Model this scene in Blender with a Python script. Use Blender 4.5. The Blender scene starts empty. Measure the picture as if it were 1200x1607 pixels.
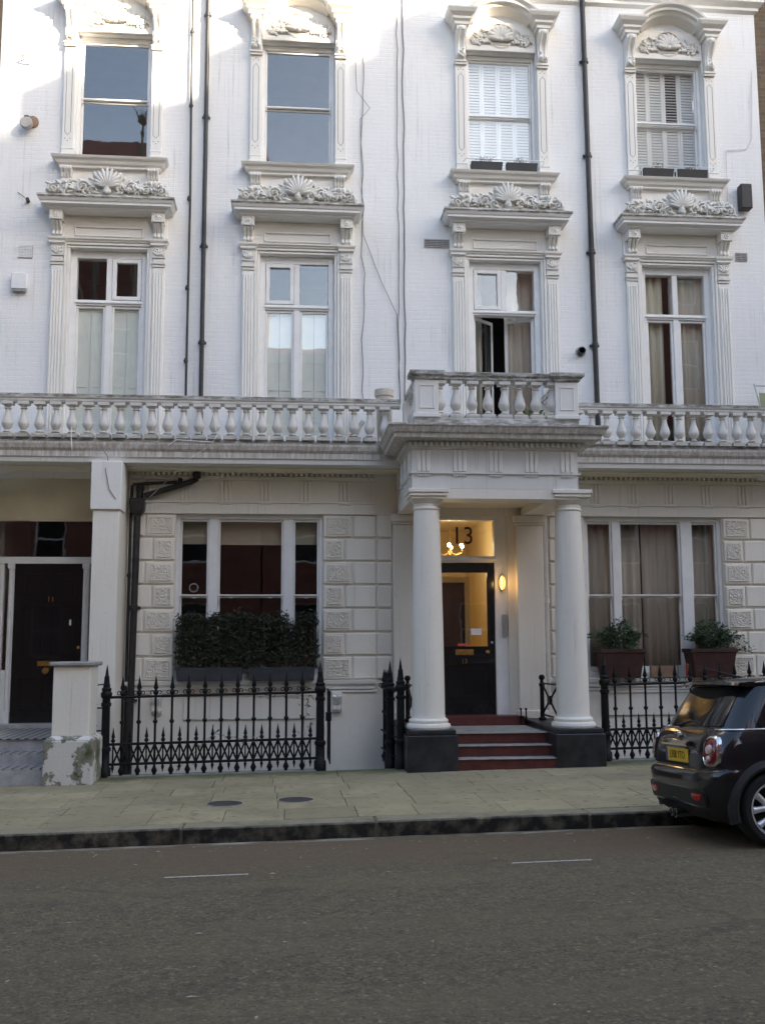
import bpy, bmesh, math, random
from mathutils import Vector, Matrix
random.seed(7)
R = math.radians
S = bpy.context.scene
COL = S.collection

# ------------------------------------------------------------------ camera, sky, sun, exposure
cam_data = bpy.data.cameras.new("camera"); cam = bpy.data.objects.new("camera", cam_data)
COL.objects.link(cam); S.camera = cam
cam_data.sensor_fit = 'VERTICAL'; cam_data.sensor_height = 24.0
cam_data.lens = 24.0 * 1620.0 / 1607.0
cam_data.clip_start = 0.05; cam_data.clip_end = 3000
YAW, PITCH, ROLL = R(5.3), R(7.3), R(0.25)
fw = Vector((math.sin(YAW)*math.cos(PITCH), math.cos(YAW)*math.cos(PITCH), math.sin(PITCH)))
rt = Vector((math.cos(YAW), -math.sin(YAW), 0)); up = rt.cross(fw)
rt2 = rt*math.cos(ROLL) - up*math.sin(ROLL); up2 = up*math.cos(ROLL) + rt*math.sin(ROLL)
m = Matrix.Identity(4)
for i in range(3):
    m[i][0] = rt2[i]; m[i][1] = up2[i]; m[i][2] = -fw[i]
m[0][3], m[1][3], m[2][3] = 0, 0, 1.73
cam.matrix_world = m

SUN_EL, SUN_AZ = R(20), R(45)          # azimuth measured from the street normal towards +X, behind the camera
to_sun = Vector((math.sin(SUN_AZ)*math.cos(SUN_EL), -math.cos(SUN_AZ)*math.cos(SUN_EL), math.sin(SUN_EL)))
W_ = bpy.data.worlds.new("World"); S.world = W_; W_.use_nodes = True
nt = W_.node_tree; nt.nodes.clear()
o_ = nt.nodes.new('ShaderNodeOutputWorld'); b_ = nt.nodes.new('ShaderNodeBackground'); s_ = nt.nodes.new('ShaderNodeTexSky')
s_.sky_type = 'NISHITA'; s_.sun_disc = False; s_.sun_elevation = SUN_EL
s_.sun_rotation = math.atan2(to_sun.x, to_sun.y)
s_.air_density = 1.0; s_.dust_density = 1.4; s_.ozone_density = 0.25
hs_ = nt.nodes.new('ShaderNodeHueSaturation'); hs_.inputs['Saturation'].default_value = 0.95
nt.links.new(s_.outputs[0], hs_.inputs['Color']); nt.links.new(hs_.outputs[0], b_.inputs[0])
b_.inputs[1].default_value = 0.15
nt.links.new(b_.outputs[0], o_.inputs[0])
sd = bpy.data.lights.new("sun", 'SUN'); sd.energy = 4.6; sd.angle = R(0.53); sd.color = (1.0, 0.86, 0.68)
so = bpy.data.objects.new("sun", sd); COL.objects.link(so)
so.rotation_euler = (-to_sun).to_track_quat('-Z', 'Y').to_euler(); so.location = (20, -30, 30)
S.render.engine = 'CYCLES'
S.view_settings.view_transform = 'Standard'; S.view_settings.look = 'None'
S.view_settings.gamma = 1.0; S.view_settings.use_curve_mapping = False
S.view_settings.exposure = 2.13
S.cycles.max_bounces = 8; S.cycles.diffuse_bounces = 5; S.cycles.transparent_max_bounces = 16

# ------------------------------------------------------------------ materials
def newmat(name):
    mt = bpy.data.materials.new(name); mt.use_nodes = True
    n = mt.node_tree.nodes; l = mt.node_tree.links
    return mt, n, l, n['Principled BSDF']
def noise(n, l, scale, detail=4, vec=None, rough=.55):
    t = n.new('ShaderNodeTexNoise'); t.inputs['Scale'].default_value = scale
    t.inputs['Detail'].default_value = detail; t.inputs['Roughness'].default_value = rough
    if vec is not None: l.new(vec, t.inputs['Vector'])
    return t.outputs[0]
def pos(n): return n.new('ShaderNodeNewGeometry').outputs['Position']
def mapv(n, l, v, sc=(1, 1, 1), loc=(0, 0, 0)):
    t = n.new('ShaderNodeMapping'); t.inputs['Scale'].default_value = sc; t.inputs['Location'].default_value = loc
    l.new(v, t.inputs['Vector']); return t.outputs[0]
def ramp(n, l, v, stops):
    t = n.new('ShaderNodeValToRGB'); e = t.color_ramp.elements
    while len(e) < len(stops): e.new(.5)
    for k, (p, c) in enumerate(stops):
        e[k].position = p; e[k].color = (*c, 1) if isinstance(c, tuple) else (c, c, c, 1)
    l.new(v, t.inputs[0]); return t.outputs[0]
def mix(n, l, f, a, b, mode='MIX'):
    t = n.new('ShaderNodeMix'); t.data_type = 'RGBA'; t.blend_type = mode
    for sock, v in ((t.inputs[0], f), (t.inputs[6], a), (t.inputs[7], b)):
        if hasattr(v, 'node'): l.new(v, sock)
        elif isinstance(v, tuple): sock.default_value = (*v, 1)
        else: sock.default_value = v
    return t.outputs[2]
def math_(n, l, op, a, b=None, c=None):
    t = n.new('ShaderNodeMath'); t.operation = op
    for k, v in enumerate((a, b, c)):
        if v is None: continue
        if hasattr(v, 'node'): l.new(v, t.inputs[k])
        else: t.inputs[k].default_value = v
    return t.outputs[0]
def rng(n, l, v, a, b, c=0., d=1.):
    t = n.new('ShaderNodeMapRange'); l.new(v, t.inputs[0])
    for k, q in enumerate((a, b, c, d)): t.inputs[k+1].default_value = q
    return t.outputs[0]
def sep(n, l, v):
    t = n.new('ShaderNodeSeparateXYZ'); l.new(v, t.inputs[0]); return t.outputs
def bump(n, l, p, h, dist=.01, strength=1.):
    t = n.new('ShaderNodeBump'); t.inputs['Distance'].default_value = dist; t.inputs['Strength'].default_value = strength
    l.new(h, t.inputs['Height']); l.new(t.outputs[0], p.inputs['Normal'])
def basic(name, col, rough=.6, var=.12, nscale=6., bd=0., bscale=60., metal=0., coat=0.):
    mt, n, l, p = newmat(name); v = pos(n)
    dk = tuple(c*(1-var) for c in col); lt = tuple(min(1, c*(1+var)) for c in col)
    l.new(ramp(n, l, noise(n, l, nscale, 6, v), [(.3, dk), (.7, lt)]), p.inputs['Base Color'])
    p.inputs['Roughness'].default_value = rough; p.inputs['Metallic'].default_value = metal
    p.inputs['Coat Weight'].default_value = coat
    if bd: bump(n, l, p, noise(n, l, bscale, 4, v), bd)
    return mt
M = {}
def white_paint(name, col, brick=False, stain=0., rough=.55, mossline=None):
    mt, n, l, p = newmat(name); v = pos(n); x, y, z = sep(n, l, v)
    big = noise(n, l, .9, 5, v); fine = noise(n, l, 14., 5, v)
    c = mix(n, l, rng(n, l, big, .35, .75), tuple(q*.93 for q in col), col)
    c = mix(n, l, rng(n, l, fine, .58, .78, 0, .35), c, tuple(q*k for q, k in zip(col, (.78, .76, .72))))
    # flaking and specks
    sp = noise(n, l, 45., 3, v); c = mix(n, l, rng(n, l, sp, .70, .74, 0, .55), c, (.36, .33, .29))
    # rain streaks, narrow in x and long in z
    sv = mapv(n, l, v, (22, 22, .55)); st = noise(n, l, 1., 5, sv, .65)
    patch = noise(n, l, 1.3, 4, v)
    f = math_(n, l, 'MULTIPLY', rng(n, l, st, .55, .72), rng(n, l, patch, .42, .68, 0., stain))
    c = mix(n, l, f, c, (.16, .135, .11))
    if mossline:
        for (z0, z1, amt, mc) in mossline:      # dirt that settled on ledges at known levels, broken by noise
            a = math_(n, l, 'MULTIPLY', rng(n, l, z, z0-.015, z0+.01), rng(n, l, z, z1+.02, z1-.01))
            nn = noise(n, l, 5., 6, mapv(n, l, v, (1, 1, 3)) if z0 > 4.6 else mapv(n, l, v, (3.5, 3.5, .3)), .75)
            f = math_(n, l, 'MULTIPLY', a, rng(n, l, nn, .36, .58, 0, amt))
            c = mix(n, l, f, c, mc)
    l.new(c, p.inputs['Base Color']); p.inputs['Roughness'].default_value = rough
    h = noise(n, l, 35., 5, v)
    if brick:
        cx = n.new('ShaderNodeCombineXYZ'); l.new(x, cx.inputs[0]); l.new(z, cx.inputs[1])
        wob = n.new('ShaderNodeVectorMath'); wob.operation = 'ADD'; l.new(cx.outputs[0], wob.inputs[0])
        wn = n.new('ShaderNodeVectorMath'); wn.operation = 'SCALE'; wn.inputs['Scale'].default_value = .022
        nz = n.new('ShaderNodeTexNoise'); nz.inputs['Scale'].default_value = 4.; l.new(v, nz.inputs['Vector'])
        l.new(nz.outputs['Color'], wn.inputs[0]); l.new(wn.outputs[0], wob.inputs[1])
        bt = n.new('ShaderNodeTexBrick'); bt.inputs['Scale'].default_value = 1.
        bt.inputs['Brick Width'].default_value = .23; bt.inputs['Row Height'].default_value = .076
        bt.inputs['Mortar Size'].default_value = .007; bt.inputs['Mortar Smooth'].default_value = .5
        bt.inputs['Color1'].default_value = (1, 1, 1, 1); bt.inputs['Color2'].default_value = (.75, .75, .75, 1); bt.inputs['Mortar'].default_value = (0, 0, 0, 1)
        l.new(wob.outputs[0], bt.inputs['Vector'])
        fill = rng(n, l, noise(n, l, 1.6, 5, v), .38, .68, .1, 1.)   # paint fills the joints unevenly
        hb = math_(n, l, 'MULTIPLY', bt.outputs['Color'], fill)
        h = math_(n, l, 'MULTIPLY_ADD', h, .35, hb)
        bump(n, l, p, h, .009, .55)
    else:
        bump(n, l, p, h, .003, .7)
    return mt
WHITE = (.83, .815, .80)
M['brickpaint'] = white_paint('painted_brick', (.84, .835, .82), True, .4)
M['stucco'] = white_paint('stucco', (.85, .80, .705), False, .35)
M['trim'] = white_paint('trim_paint', (.83, .805, .75), False, .12)
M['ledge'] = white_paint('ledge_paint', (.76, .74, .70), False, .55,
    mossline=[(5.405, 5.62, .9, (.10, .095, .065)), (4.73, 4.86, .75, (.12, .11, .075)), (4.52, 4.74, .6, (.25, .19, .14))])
M['hoodledge'] = white_paint('hood_paint', (.80, .785, .76), False, .2, mossline=[(8.695, 8.78, .9, (.16, .15, .10))])
M['balupaint'] = white_paint('baluster_paint', (.68, .65, .60), False, .75, mossline=[(4.79, 4.90, .6, (.20, .18, .13))])
M['crest'] = white_paint('crest_paint', (.72, .70, .65), False, .6, mossline=[(8.72, 8.86, .7, (.24, .22, .15))])
M['joinery'] = basic('white_joinery', (.80, .79, .77), .4, .05)
M['shutter'] = basic('pale_shutter', (.80, .83, .78), .5, .04)
M['louvre'] = basic('louvre_paint', (.87, .89, .89), .5, .03)
M['ceiling'] = basic('soffit_paint', (.80, .74, .58), .7, .10, 2.5)
M['cream'] = basic('cream_paint', (.84, .76, .56), .7, .06, 2.5)
M['arealight'] = basic('pale_area_paving', (.52, .51, .48), .8, .12, 2.5)
M['groove_shade'] = basic('painted_groove', (.20, .19, .18), .8)  # dark colour in place of the shade a cut groove would hold
M['iron'] = basic('black_iron', (.007, .007, .008), .5, .5, 30, .002, 120)
M['iron'].node_tree.nodes['Principled BSDF'].inputs['Specular IOR Level'].default_value = .22
M['pipe'] = basic('black_pipe', (.02, .019, .019), .45, .4, 8, .002, 90)
M['pipewhite'] = basic('white_pipe', (.70, .68, .65), .5, .1)
M['plinth'] = basic('black_plinth', (.022, .022, .023), .42, .6, 5, .003, 40)
M['redstep'] = basic('red_step', (.095, .020, .016), .5, .35, 7, .003, 50)
M['stone'] = basic('step_stone', (.30, .29, .27), .7, .25, 9, .003, 50)
M['blackdoor'] = basic('black_gloss_door', (.008, .008, .009), .22, .4, 12, .0008, 60, coat=.4)
M['brass'] = basic('brass', (.62, .40, .13), .3, .2, 20, metal=1.)
M['steel'] = basic('steel_plate', (.42, .41, .40), .4, .1, 20, metal=.8)
M['dark'] = basic('dark_room', (.10, .085, .075), .9, .2, 2)
M['hall'] = basic('hall_wall', (.72, .60, .38), .8, .06, 2)
M['darkwood'] = basic('dark_wood', (.05, .025, .015), .4, .3, 5)
M['paper'] = basic('paper', (.75, .78, .80), .8, .03)
M['redpaper'] = basic('red_sticker', (.75, .10, .05), .6, .05)
M['trough'] = basic('slate_trough', (.045, .048, .055), .6, .25, 8)
M['terracotta'] = basic('dark_terracotta', (.055, .020, .016), .6, .3, 9, .002, 60)
M['blackplastic'] = basic('black_plastic', (.02, .02, .022), .5, .2)
M['whiteplastic'] = basic('white_plastic', (.78, .78, .77), .45, .05)
M['greyplastic'] = basic('grey_plastic', (.35, .34, .33), .5, .1)
M['cable'] = basic('grey_cable', (.16, .155, .15), .6, .2)
M['cablewhite'] = basic('white_cable', (.7, .69, .66), .6, .1)
M['blind'] = basic('beige_blind', (.52, .45, .34), .8, .06)
M['stem'] = basic('brown_stem', (.09, .06, .04), .8, .3, 20)
M['soil'] = basic('soil', (.04, .03, .02), .9, .3, 20)
M['cover'] = basic('iron_cover', (.045, .042, .04), .6, .3, 20, .004, 90)
M['greencloth'] = basic('green_cloth', (.36, .40, .22), .8, .1)
M['wood'] = basic('wood_block', (.28, .18, .11), .7, .2)
M['greypot'] = basic('cream_pot', (.55, .50, .42), .6, .12)
M['paintline'] = basic('road_paint', (.42, .40, .35), .8, .5, 45)
M['mossy'] = None

def leafmat(name, c1, c2):
    mt, n, l, p = newmat(name); v = pos(n)
    l.new(ramp(n, l, noise(n, l, 9, 3, v), [(.3, c1), (.7, c2)]), p.inputs['Base Color']); p.inputs['Roughness'].default_value = .55
    return mt
M['leaf'] = leafmat('hedge_leaf', (.016, .022, .011), (.055, .066, .034))
M['leaf2'] = leafmat('bush_leaf', (.02, .05, .02), (.07, .12, .045))
M['weed'] = leafmat('weed_leaf', (.10, .15, .05), (.20, .22, .08))
M['dead'] = leafmat('dead_leaf', (.10, .07, .04), (.22, .15, .08))

def curtain_mat(name, col):
    mt, n, l, p = newmat(name); v = pos(n)
    l.new(ramp(n, l, noise(n, l, 1., 4, mapv(n, l, v, (18, 18, .6))), [(.3, tuple(c*.8 for c in col)), (.7, col)]), p.inputs['Base Color'])
    p.inputs['Roughness'].default_value = .9; return mt
M['curtain'] = curtain_mat('curtain', (.60, .53, .43))
M['curtain2'] = curtain_mat('curtain_green', (.60, .56, .44))

def glassmat(name, wav=.0004, tint=(.985, .99, .985)):
    mt, n, l, p = newmat(name); out = n['Material Output']; n.remove(p)
    tr = n.new('ShaderNodeBsdfTransparent'); tr.inputs[0].default_value = (*tint, 1)
    gl = n.new('ShaderNodeBsdfGlossy'); gl.inputs['Roughness'].default_value = .015
    bp = n.new('ShaderNodeBump'); bp.inputs['Distance'].default_value = wav; l.new(noise(n, l, 2.5, 2, pos(n)), bp.inputs['Height'])
    l.new(bp.outputs[0], gl.inputs['Normal'])
    ge = n.new('ShaderNodeNewGeometry'); dt = n.new('ShaderNodeVectorMath'); dt.operation = 'DOT_PRODUCT'
    l.new(ge.outputs['Incoming'], dt.inputs[0]); l.new(ge.outputs['Normal'], dt.inputs[1])
    fr = math_(n, l, 'POWER', math_(n, l, 'SUBTRACT', 1., math_(n, l, 'ABSOLUTE', dt.outputs['Value'])), 5.)
    fr = math_(n, l, 'MULTIPLY_ADD', fr, .915, .085)                 # Schlick reflectance, the same from both sides of the pane
    mx = n.new('ShaderNodeMixShader'); l.new(fr, mx.inputs[0]); l.new(tr.outputs[0], mx.inputs[1]); l.new(gl.outputs[0], mx.inputs[2])
    l.new(mx.outputs[0], out.inputs['Surface']); return mt
M['glass'] = glassmat('window_glass', .0006)

def emit(name, col, st):
    mt, n, l, p = newmat(name); p.inputs['Base Color'].default_value = (*col, 1)
    p.inputs['Emission Color'].default_value = (*col, 1); p.inputs['Emission Strength'].default_value = st; return mt
M['bulb'] = emit('bulb', (1., .80, .45), 14.)
M['lamp'] = emit('wall_lamp_glow', (1., .52, .12), 1.0)

def vermic():
    mt, n, l, p = newmat('vermiculated'); v = pos(n)
    vo = n.new('ShaderNodeTexVoronoi'); vo.feature = 'DISTANCE_TO_EDGE'; vo.inputs['Scale'].default_value = 26.
    nz = n.new('ShaderNodeTexNoise'); nz.inputs['Scale'].default_value = 17.; l.new(v, nz.inputs['Vector'])
    ad = mix(n, l, .075, v, nz.outputs['Color'], 'ADD'); l.new(ad, vo.inputs['Vector'])
    h = ramp(n, l, vo.outputs['Distance'], [(.06, 1.), (.16, 0.)])
    l.new(mix(n, l, h, (.50, .48, .45), (.76, .74, .71)), p.inputs['Base Color']); p.inputs['Roughness'].default_value = .7
    bump(n, l, p, h, .05, 1.); return mt
M['vermic'] = vermic()

def asphalt():
    mt, n, l, p = newmat('asphalt'); v = pos(n); x, y, z = sep(n, l, v)
    big = noise(n, l, .35, 6, v, .6); mid = noise(n, l, 2.3, 6, mapv(n, l, v, (.5, 1.6, 1)), .65)
    c = mix(n, l, rng(n, l, big, .3, .7), (.108, .086, .046), (.140, .111, .060))
    c = mix(n, l, rng(n, l, mid, .5, .75, 0, .45), c, (.066, .056, .042))
    vo = n.new('ShaderNodeTexVoronoi'); vo.inputs['Scale'].default_value = 62.; l.new(v, vo.inputs['Vector'])
    cs = sep(n, l, vo.outputs['Color'])[0]
    c = mix(n, l, rng(n, l, cs, .80, .98, 0, .38), c, (.27, .22, .14))
    c = mix(n, l, rng(n, l, cs, .2, .02, 0, .55), c, (.030, .027, .020))
    mo = noise(n, l, 11., 5, v, .7); c = mix(n, l, rng(n, l, mo, .48, .64, 0, .62), c, (.052, .042, .025))
    mo2 = noise(n, l, 26., 3, v, .6); c = mix(n, l, rng(n, l, mo2, .58, .68, 0, .8), c, (.25, .205, .125))
    mo3 = noise(n, l, 34., 3, mapv(n, l, v, (1, 1, 1), (5, 9, 0)), .6); c = mix(n, l, rng(n, l, mo3, .59, .67, 0, .85), c, (.035, .029, .020))
    trk = noise(n, l, 1., 4, mapv(n, l, v, (.10, 1.1, 1), (3.1, .4, 0)), .55)          # tyre-polished runs along the street
    c = mix(n, l, rng(n, l, trk, .48, .68, 0, .55), c, (.150, .120, .066))
    oil = noise(n, l, 1.1, 5, mapv(n, l, v, (.7, 1.2, 1), (7, 2, 0)), .6)
    c = mix(n, l, rng(n, l, oil, .60, .74, 0, .6), c, (.045, .040, .031))
    wv = n.new('ShaderNodeTexVoronoi'); wv.feature = 'DISTANCE_TO_EDGE'; wv.inputs['Scale'].default_value = .42
    l.new(mix(n, l, .35, v, noise(n, l, 1.6, 6, v, .7), 'ADD'), wv.inputs['Vector'])
    crack = math_(n, l, 'MULTIPLY', rng(n, l, wv.outputs['Distance'], .012, .002), rng(n, l, noise(n, l, .5, 3, v), .5, .62))
    c = mix(n, l, math_(n, l, 'MULTIPLY', crack, .35), c, (.026, .023, .019))
    wn = math_(n, l, 'MULTIPLY_ADD', noise(n, l, .8, 5, v), 1.1, y)
    band = math_(n, l, 'MULTIPLY', rng(n, l, wn, 8.9, 9.5), rng(n, l, noise(n, l, 1.7, 5, mapv(n, l, v, (.5, 2, 1))), .3, .62, .25, .9))
    c = mix(n, l, band, c, (.125, .084, .048))
    # worn cement line along the kerb foot
    wl = math_(n, l, 'MULTIPLY_ADD', noise(n, l, 3.5, 5, v), .16, y)
    g = math_(n, l, 'MULTIPLY', rng(n, l, wl, 10.33, 10.40), rng(n, l, noise(n, l, 2.2, 6, mapv(n, l, v, (1, 3, 1)), .7), .44, .60))
    c = mix(n, l, g, c, (.36, .33, .27))
    sp = noise(n, l, 30., 2, v); c = mix(n, l, rng(n, l, sp, .735, .75), c, (.33, .31, .28))
    l.new(c, p.inputs['Base Color']); p.inputs['Roughness'].default_value = .82
    h = math_(n, l, 'MULTIPLY_ADD', noise(n, l, 190., 3, v), .8, vo.outputs['Distance']); bump(n, l, p, h, .008, .9)
    return mt
M['asphalt'] = asphalt()
def paving():
    mt, n, l, p = newmat('york_paving'); v = pos(n); x, y, z = sep(n, l, v)
    oi = n.new('ShaderNodeObjectInfo').outputs['Random']
    c = mix(n, l, oi, (.275, .235, .14), (.375, .312, .185))
    c = mix(n, l, rng(n, l, noise(n, l, 1.4, 6, v, .65), .42, .7, 0, .75), c, (.22, .19, .115))
    c = mix(n, l, rng(n, l, noise(n, l, 60, 3, v), .58, .75, 0, .5), c, (.32, .305, .265))
    c = mix(n, l, rng(n, l, noise(n, l, 9, 3, mapv(n, l, v, (1, 1.6, 1))), .625, .66, 0, .8), c, (.075, .066, .045))
    c = mix(n, l, math_(n, l, 'MULTIPLY', rng(n, l, noise(n, l, .55, 5, v, .6), .42, .62), rng(n, l, noise(n, l, 5., 6, v, .7), .4, .6, .1, .6)), c, (.17, .145, .08))   # gum and damp spots
    my = math_(n, l, 'MULTIPLY_ADD', noise(n, l, 2.5, 5, v), .9, y)
    c = mix(n, l, rng(n, l, my, 14.55, 15.0, 0, .8), c, (.075, .095, .03))
    l.new(c, p.inputs['Base Color']); p.inputs['Roughness'].default_value = .75
    bump(n, l, p, noise(n, l, 70, 5, v), .003, .8); return mt
M['paving'] = paving()
M['grout'] = basic('grout', (.115, .105, .07), .9, .3, 12)
def kerbmat():
    mt, n, l, p = newmat('granite_kerb'); v = pos(n); x, y, z = sep(n, l, v)
    c = ramp(n, l, noise(n, l, 90, 3, v), [(.35, (.19, .165, .11)), (.65, (.31, .265, .175))])
    c = mix(n, l, rng(n, l, noise(n, l, 3, 6, v, .7), .48, .68, 0, .7), c, (.09, .085, .05))
    yy = math_(n, l, 'MULTIPLY_ADD', noise(n, l, 7, 5, v), .07, y)
    c = mix(n, l, rng(n, l, yy, 10.515, 10.48), c, (.013, .011, .008))      # damp grime on edge and face, with the face's shade painted in
    l.new(c, p.inputs['Base Color']); p.inputs['Roughness'].default_value = .7
    bump(n, l, p, noise(n, l, 40, 5, v), .006); return mt
M['kerb'] = kerbmat()
def peeling():
    mt, n, l, p = newmat('peeling_stucco'); v = pos(n); x, y, z = sep(n, l, v)
    a = noise(n, l, 3.3, 8, v, .62); gate = math_(n, l, 'MULTIPLY_ADD', rng(n, l, z, .62, -.05), .10, a)
    c = mix(n, l, rng(n, l, gate, .545, .56), (.66, .63, .57), (.26, .245, .19))
    c = mix(n, l, math_(n, l, 'MULTIPLY', rng(n, l, noise(n, l, 4, 5, v), .42, .6), rng(n, l, gate, .57, .63)), c, (.07, .085, .03))
    l.new(c, p.inputs['Base Color']); p.inputs['Roughness'].default_value = .85
    bump(n, l, p, math_(n, l, 'SUBTRACT', noise(n, l, 40, 4, v), math_(n, l, 'MULTIPLY', rng(n, l, gate, .545, .56), .9)), .008); return mt
M['peeling'] = peeling()
def brickmat(name, a, b, mo):
    mt, n, l, p = newmat(name); v = pos(n); x, y, z = sep(n, l, v)
    cx = n.new('ShaderNodeCombineXYZ'); l.new(math_(n, l, 'ADD', x, y), cx.inputs[0]); l.new(z, cx.inputs[1])
    bt = n.new('ShaderNodeTexBrick'); bt.inputs['Scale'].default_value = 1.
    bt.inputs['Brick Width'].default_value = .23; bt.inputs['Row Height'].default_value = .076; bt.inputs['Mortar Size'].default_value = .008
    bt.inputs['Color1'].default_value = (*a, 1); bt.inputs['Color2'].default_value = (*b, 1); bt.inputs['Mortar'].default_value = (*mo, 1)
    l.new(cx.outputs[0], bt.inputs['Vector'])
    c = mix(n, l, rng(n, l, noise(n, l, 6, 5, v), .4, .7, 0, .6), bt.outputs['Color'], tuple(q*.55 for q in a))
    l.new(c, p.inputs['Base Color']); p.inputs['Roughness'].default_value = .85
    bump(n, l, p, bt.outputs['Fac'], -.006); return mt
M['stockbrick'] = brickmat('stock_brick', (.19, .13, .07), (.13, .09, .055), (.17, .15, .12))
M['redbrick'] = brickmat('red_brick', (.22, .065, .04), (.17, .05, .035), (.20, .15, .12))
M['sootbrick'] = brickmat('soot_brick', (.045, .03, .025), (.035, .025, .02), (.05, .045, .04))
M['rooftile'] = basic('clay_roof', (.26, .09, .07), .8, .2, 3)
M['slate'] = basic('slate_roof', (.09, .09, .10), .6, .2, 3)
M['bark'] = basic('plane_bark', (.17, .15, .11), .85, .4, 5, .01, 20)
def chequer():
    mt, n, l, p = newmat('chequer_tile'); v = pos(n)
    r = n.new('ShaderNodeMapping'); r.inputs['Rotation'].default_value = (0, 0, R(45)); l.new(v, r.inputs['Vector'])
    ck = n.new('ShaderNodeTexChecker'); ck.inputs['Scale'].default_value = 12.; l.new(r.outputs[0], ck.inputs['Vector'])
    ck.inputs['Color1'].default_value = (.45, .44, .41, 1); ck.inputs['Color2'].default_value = (.03, .03, .03, 1)
    l.new(ck.outputs['Color'], p.inputs['Base Color']); p.inputs['Roughness'].default_value = .4; return mt
M['chequer'] = chequer()
M['marble'] = basic('grey_marble', (.42, .41, .41), .5, .3, 5)

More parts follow.
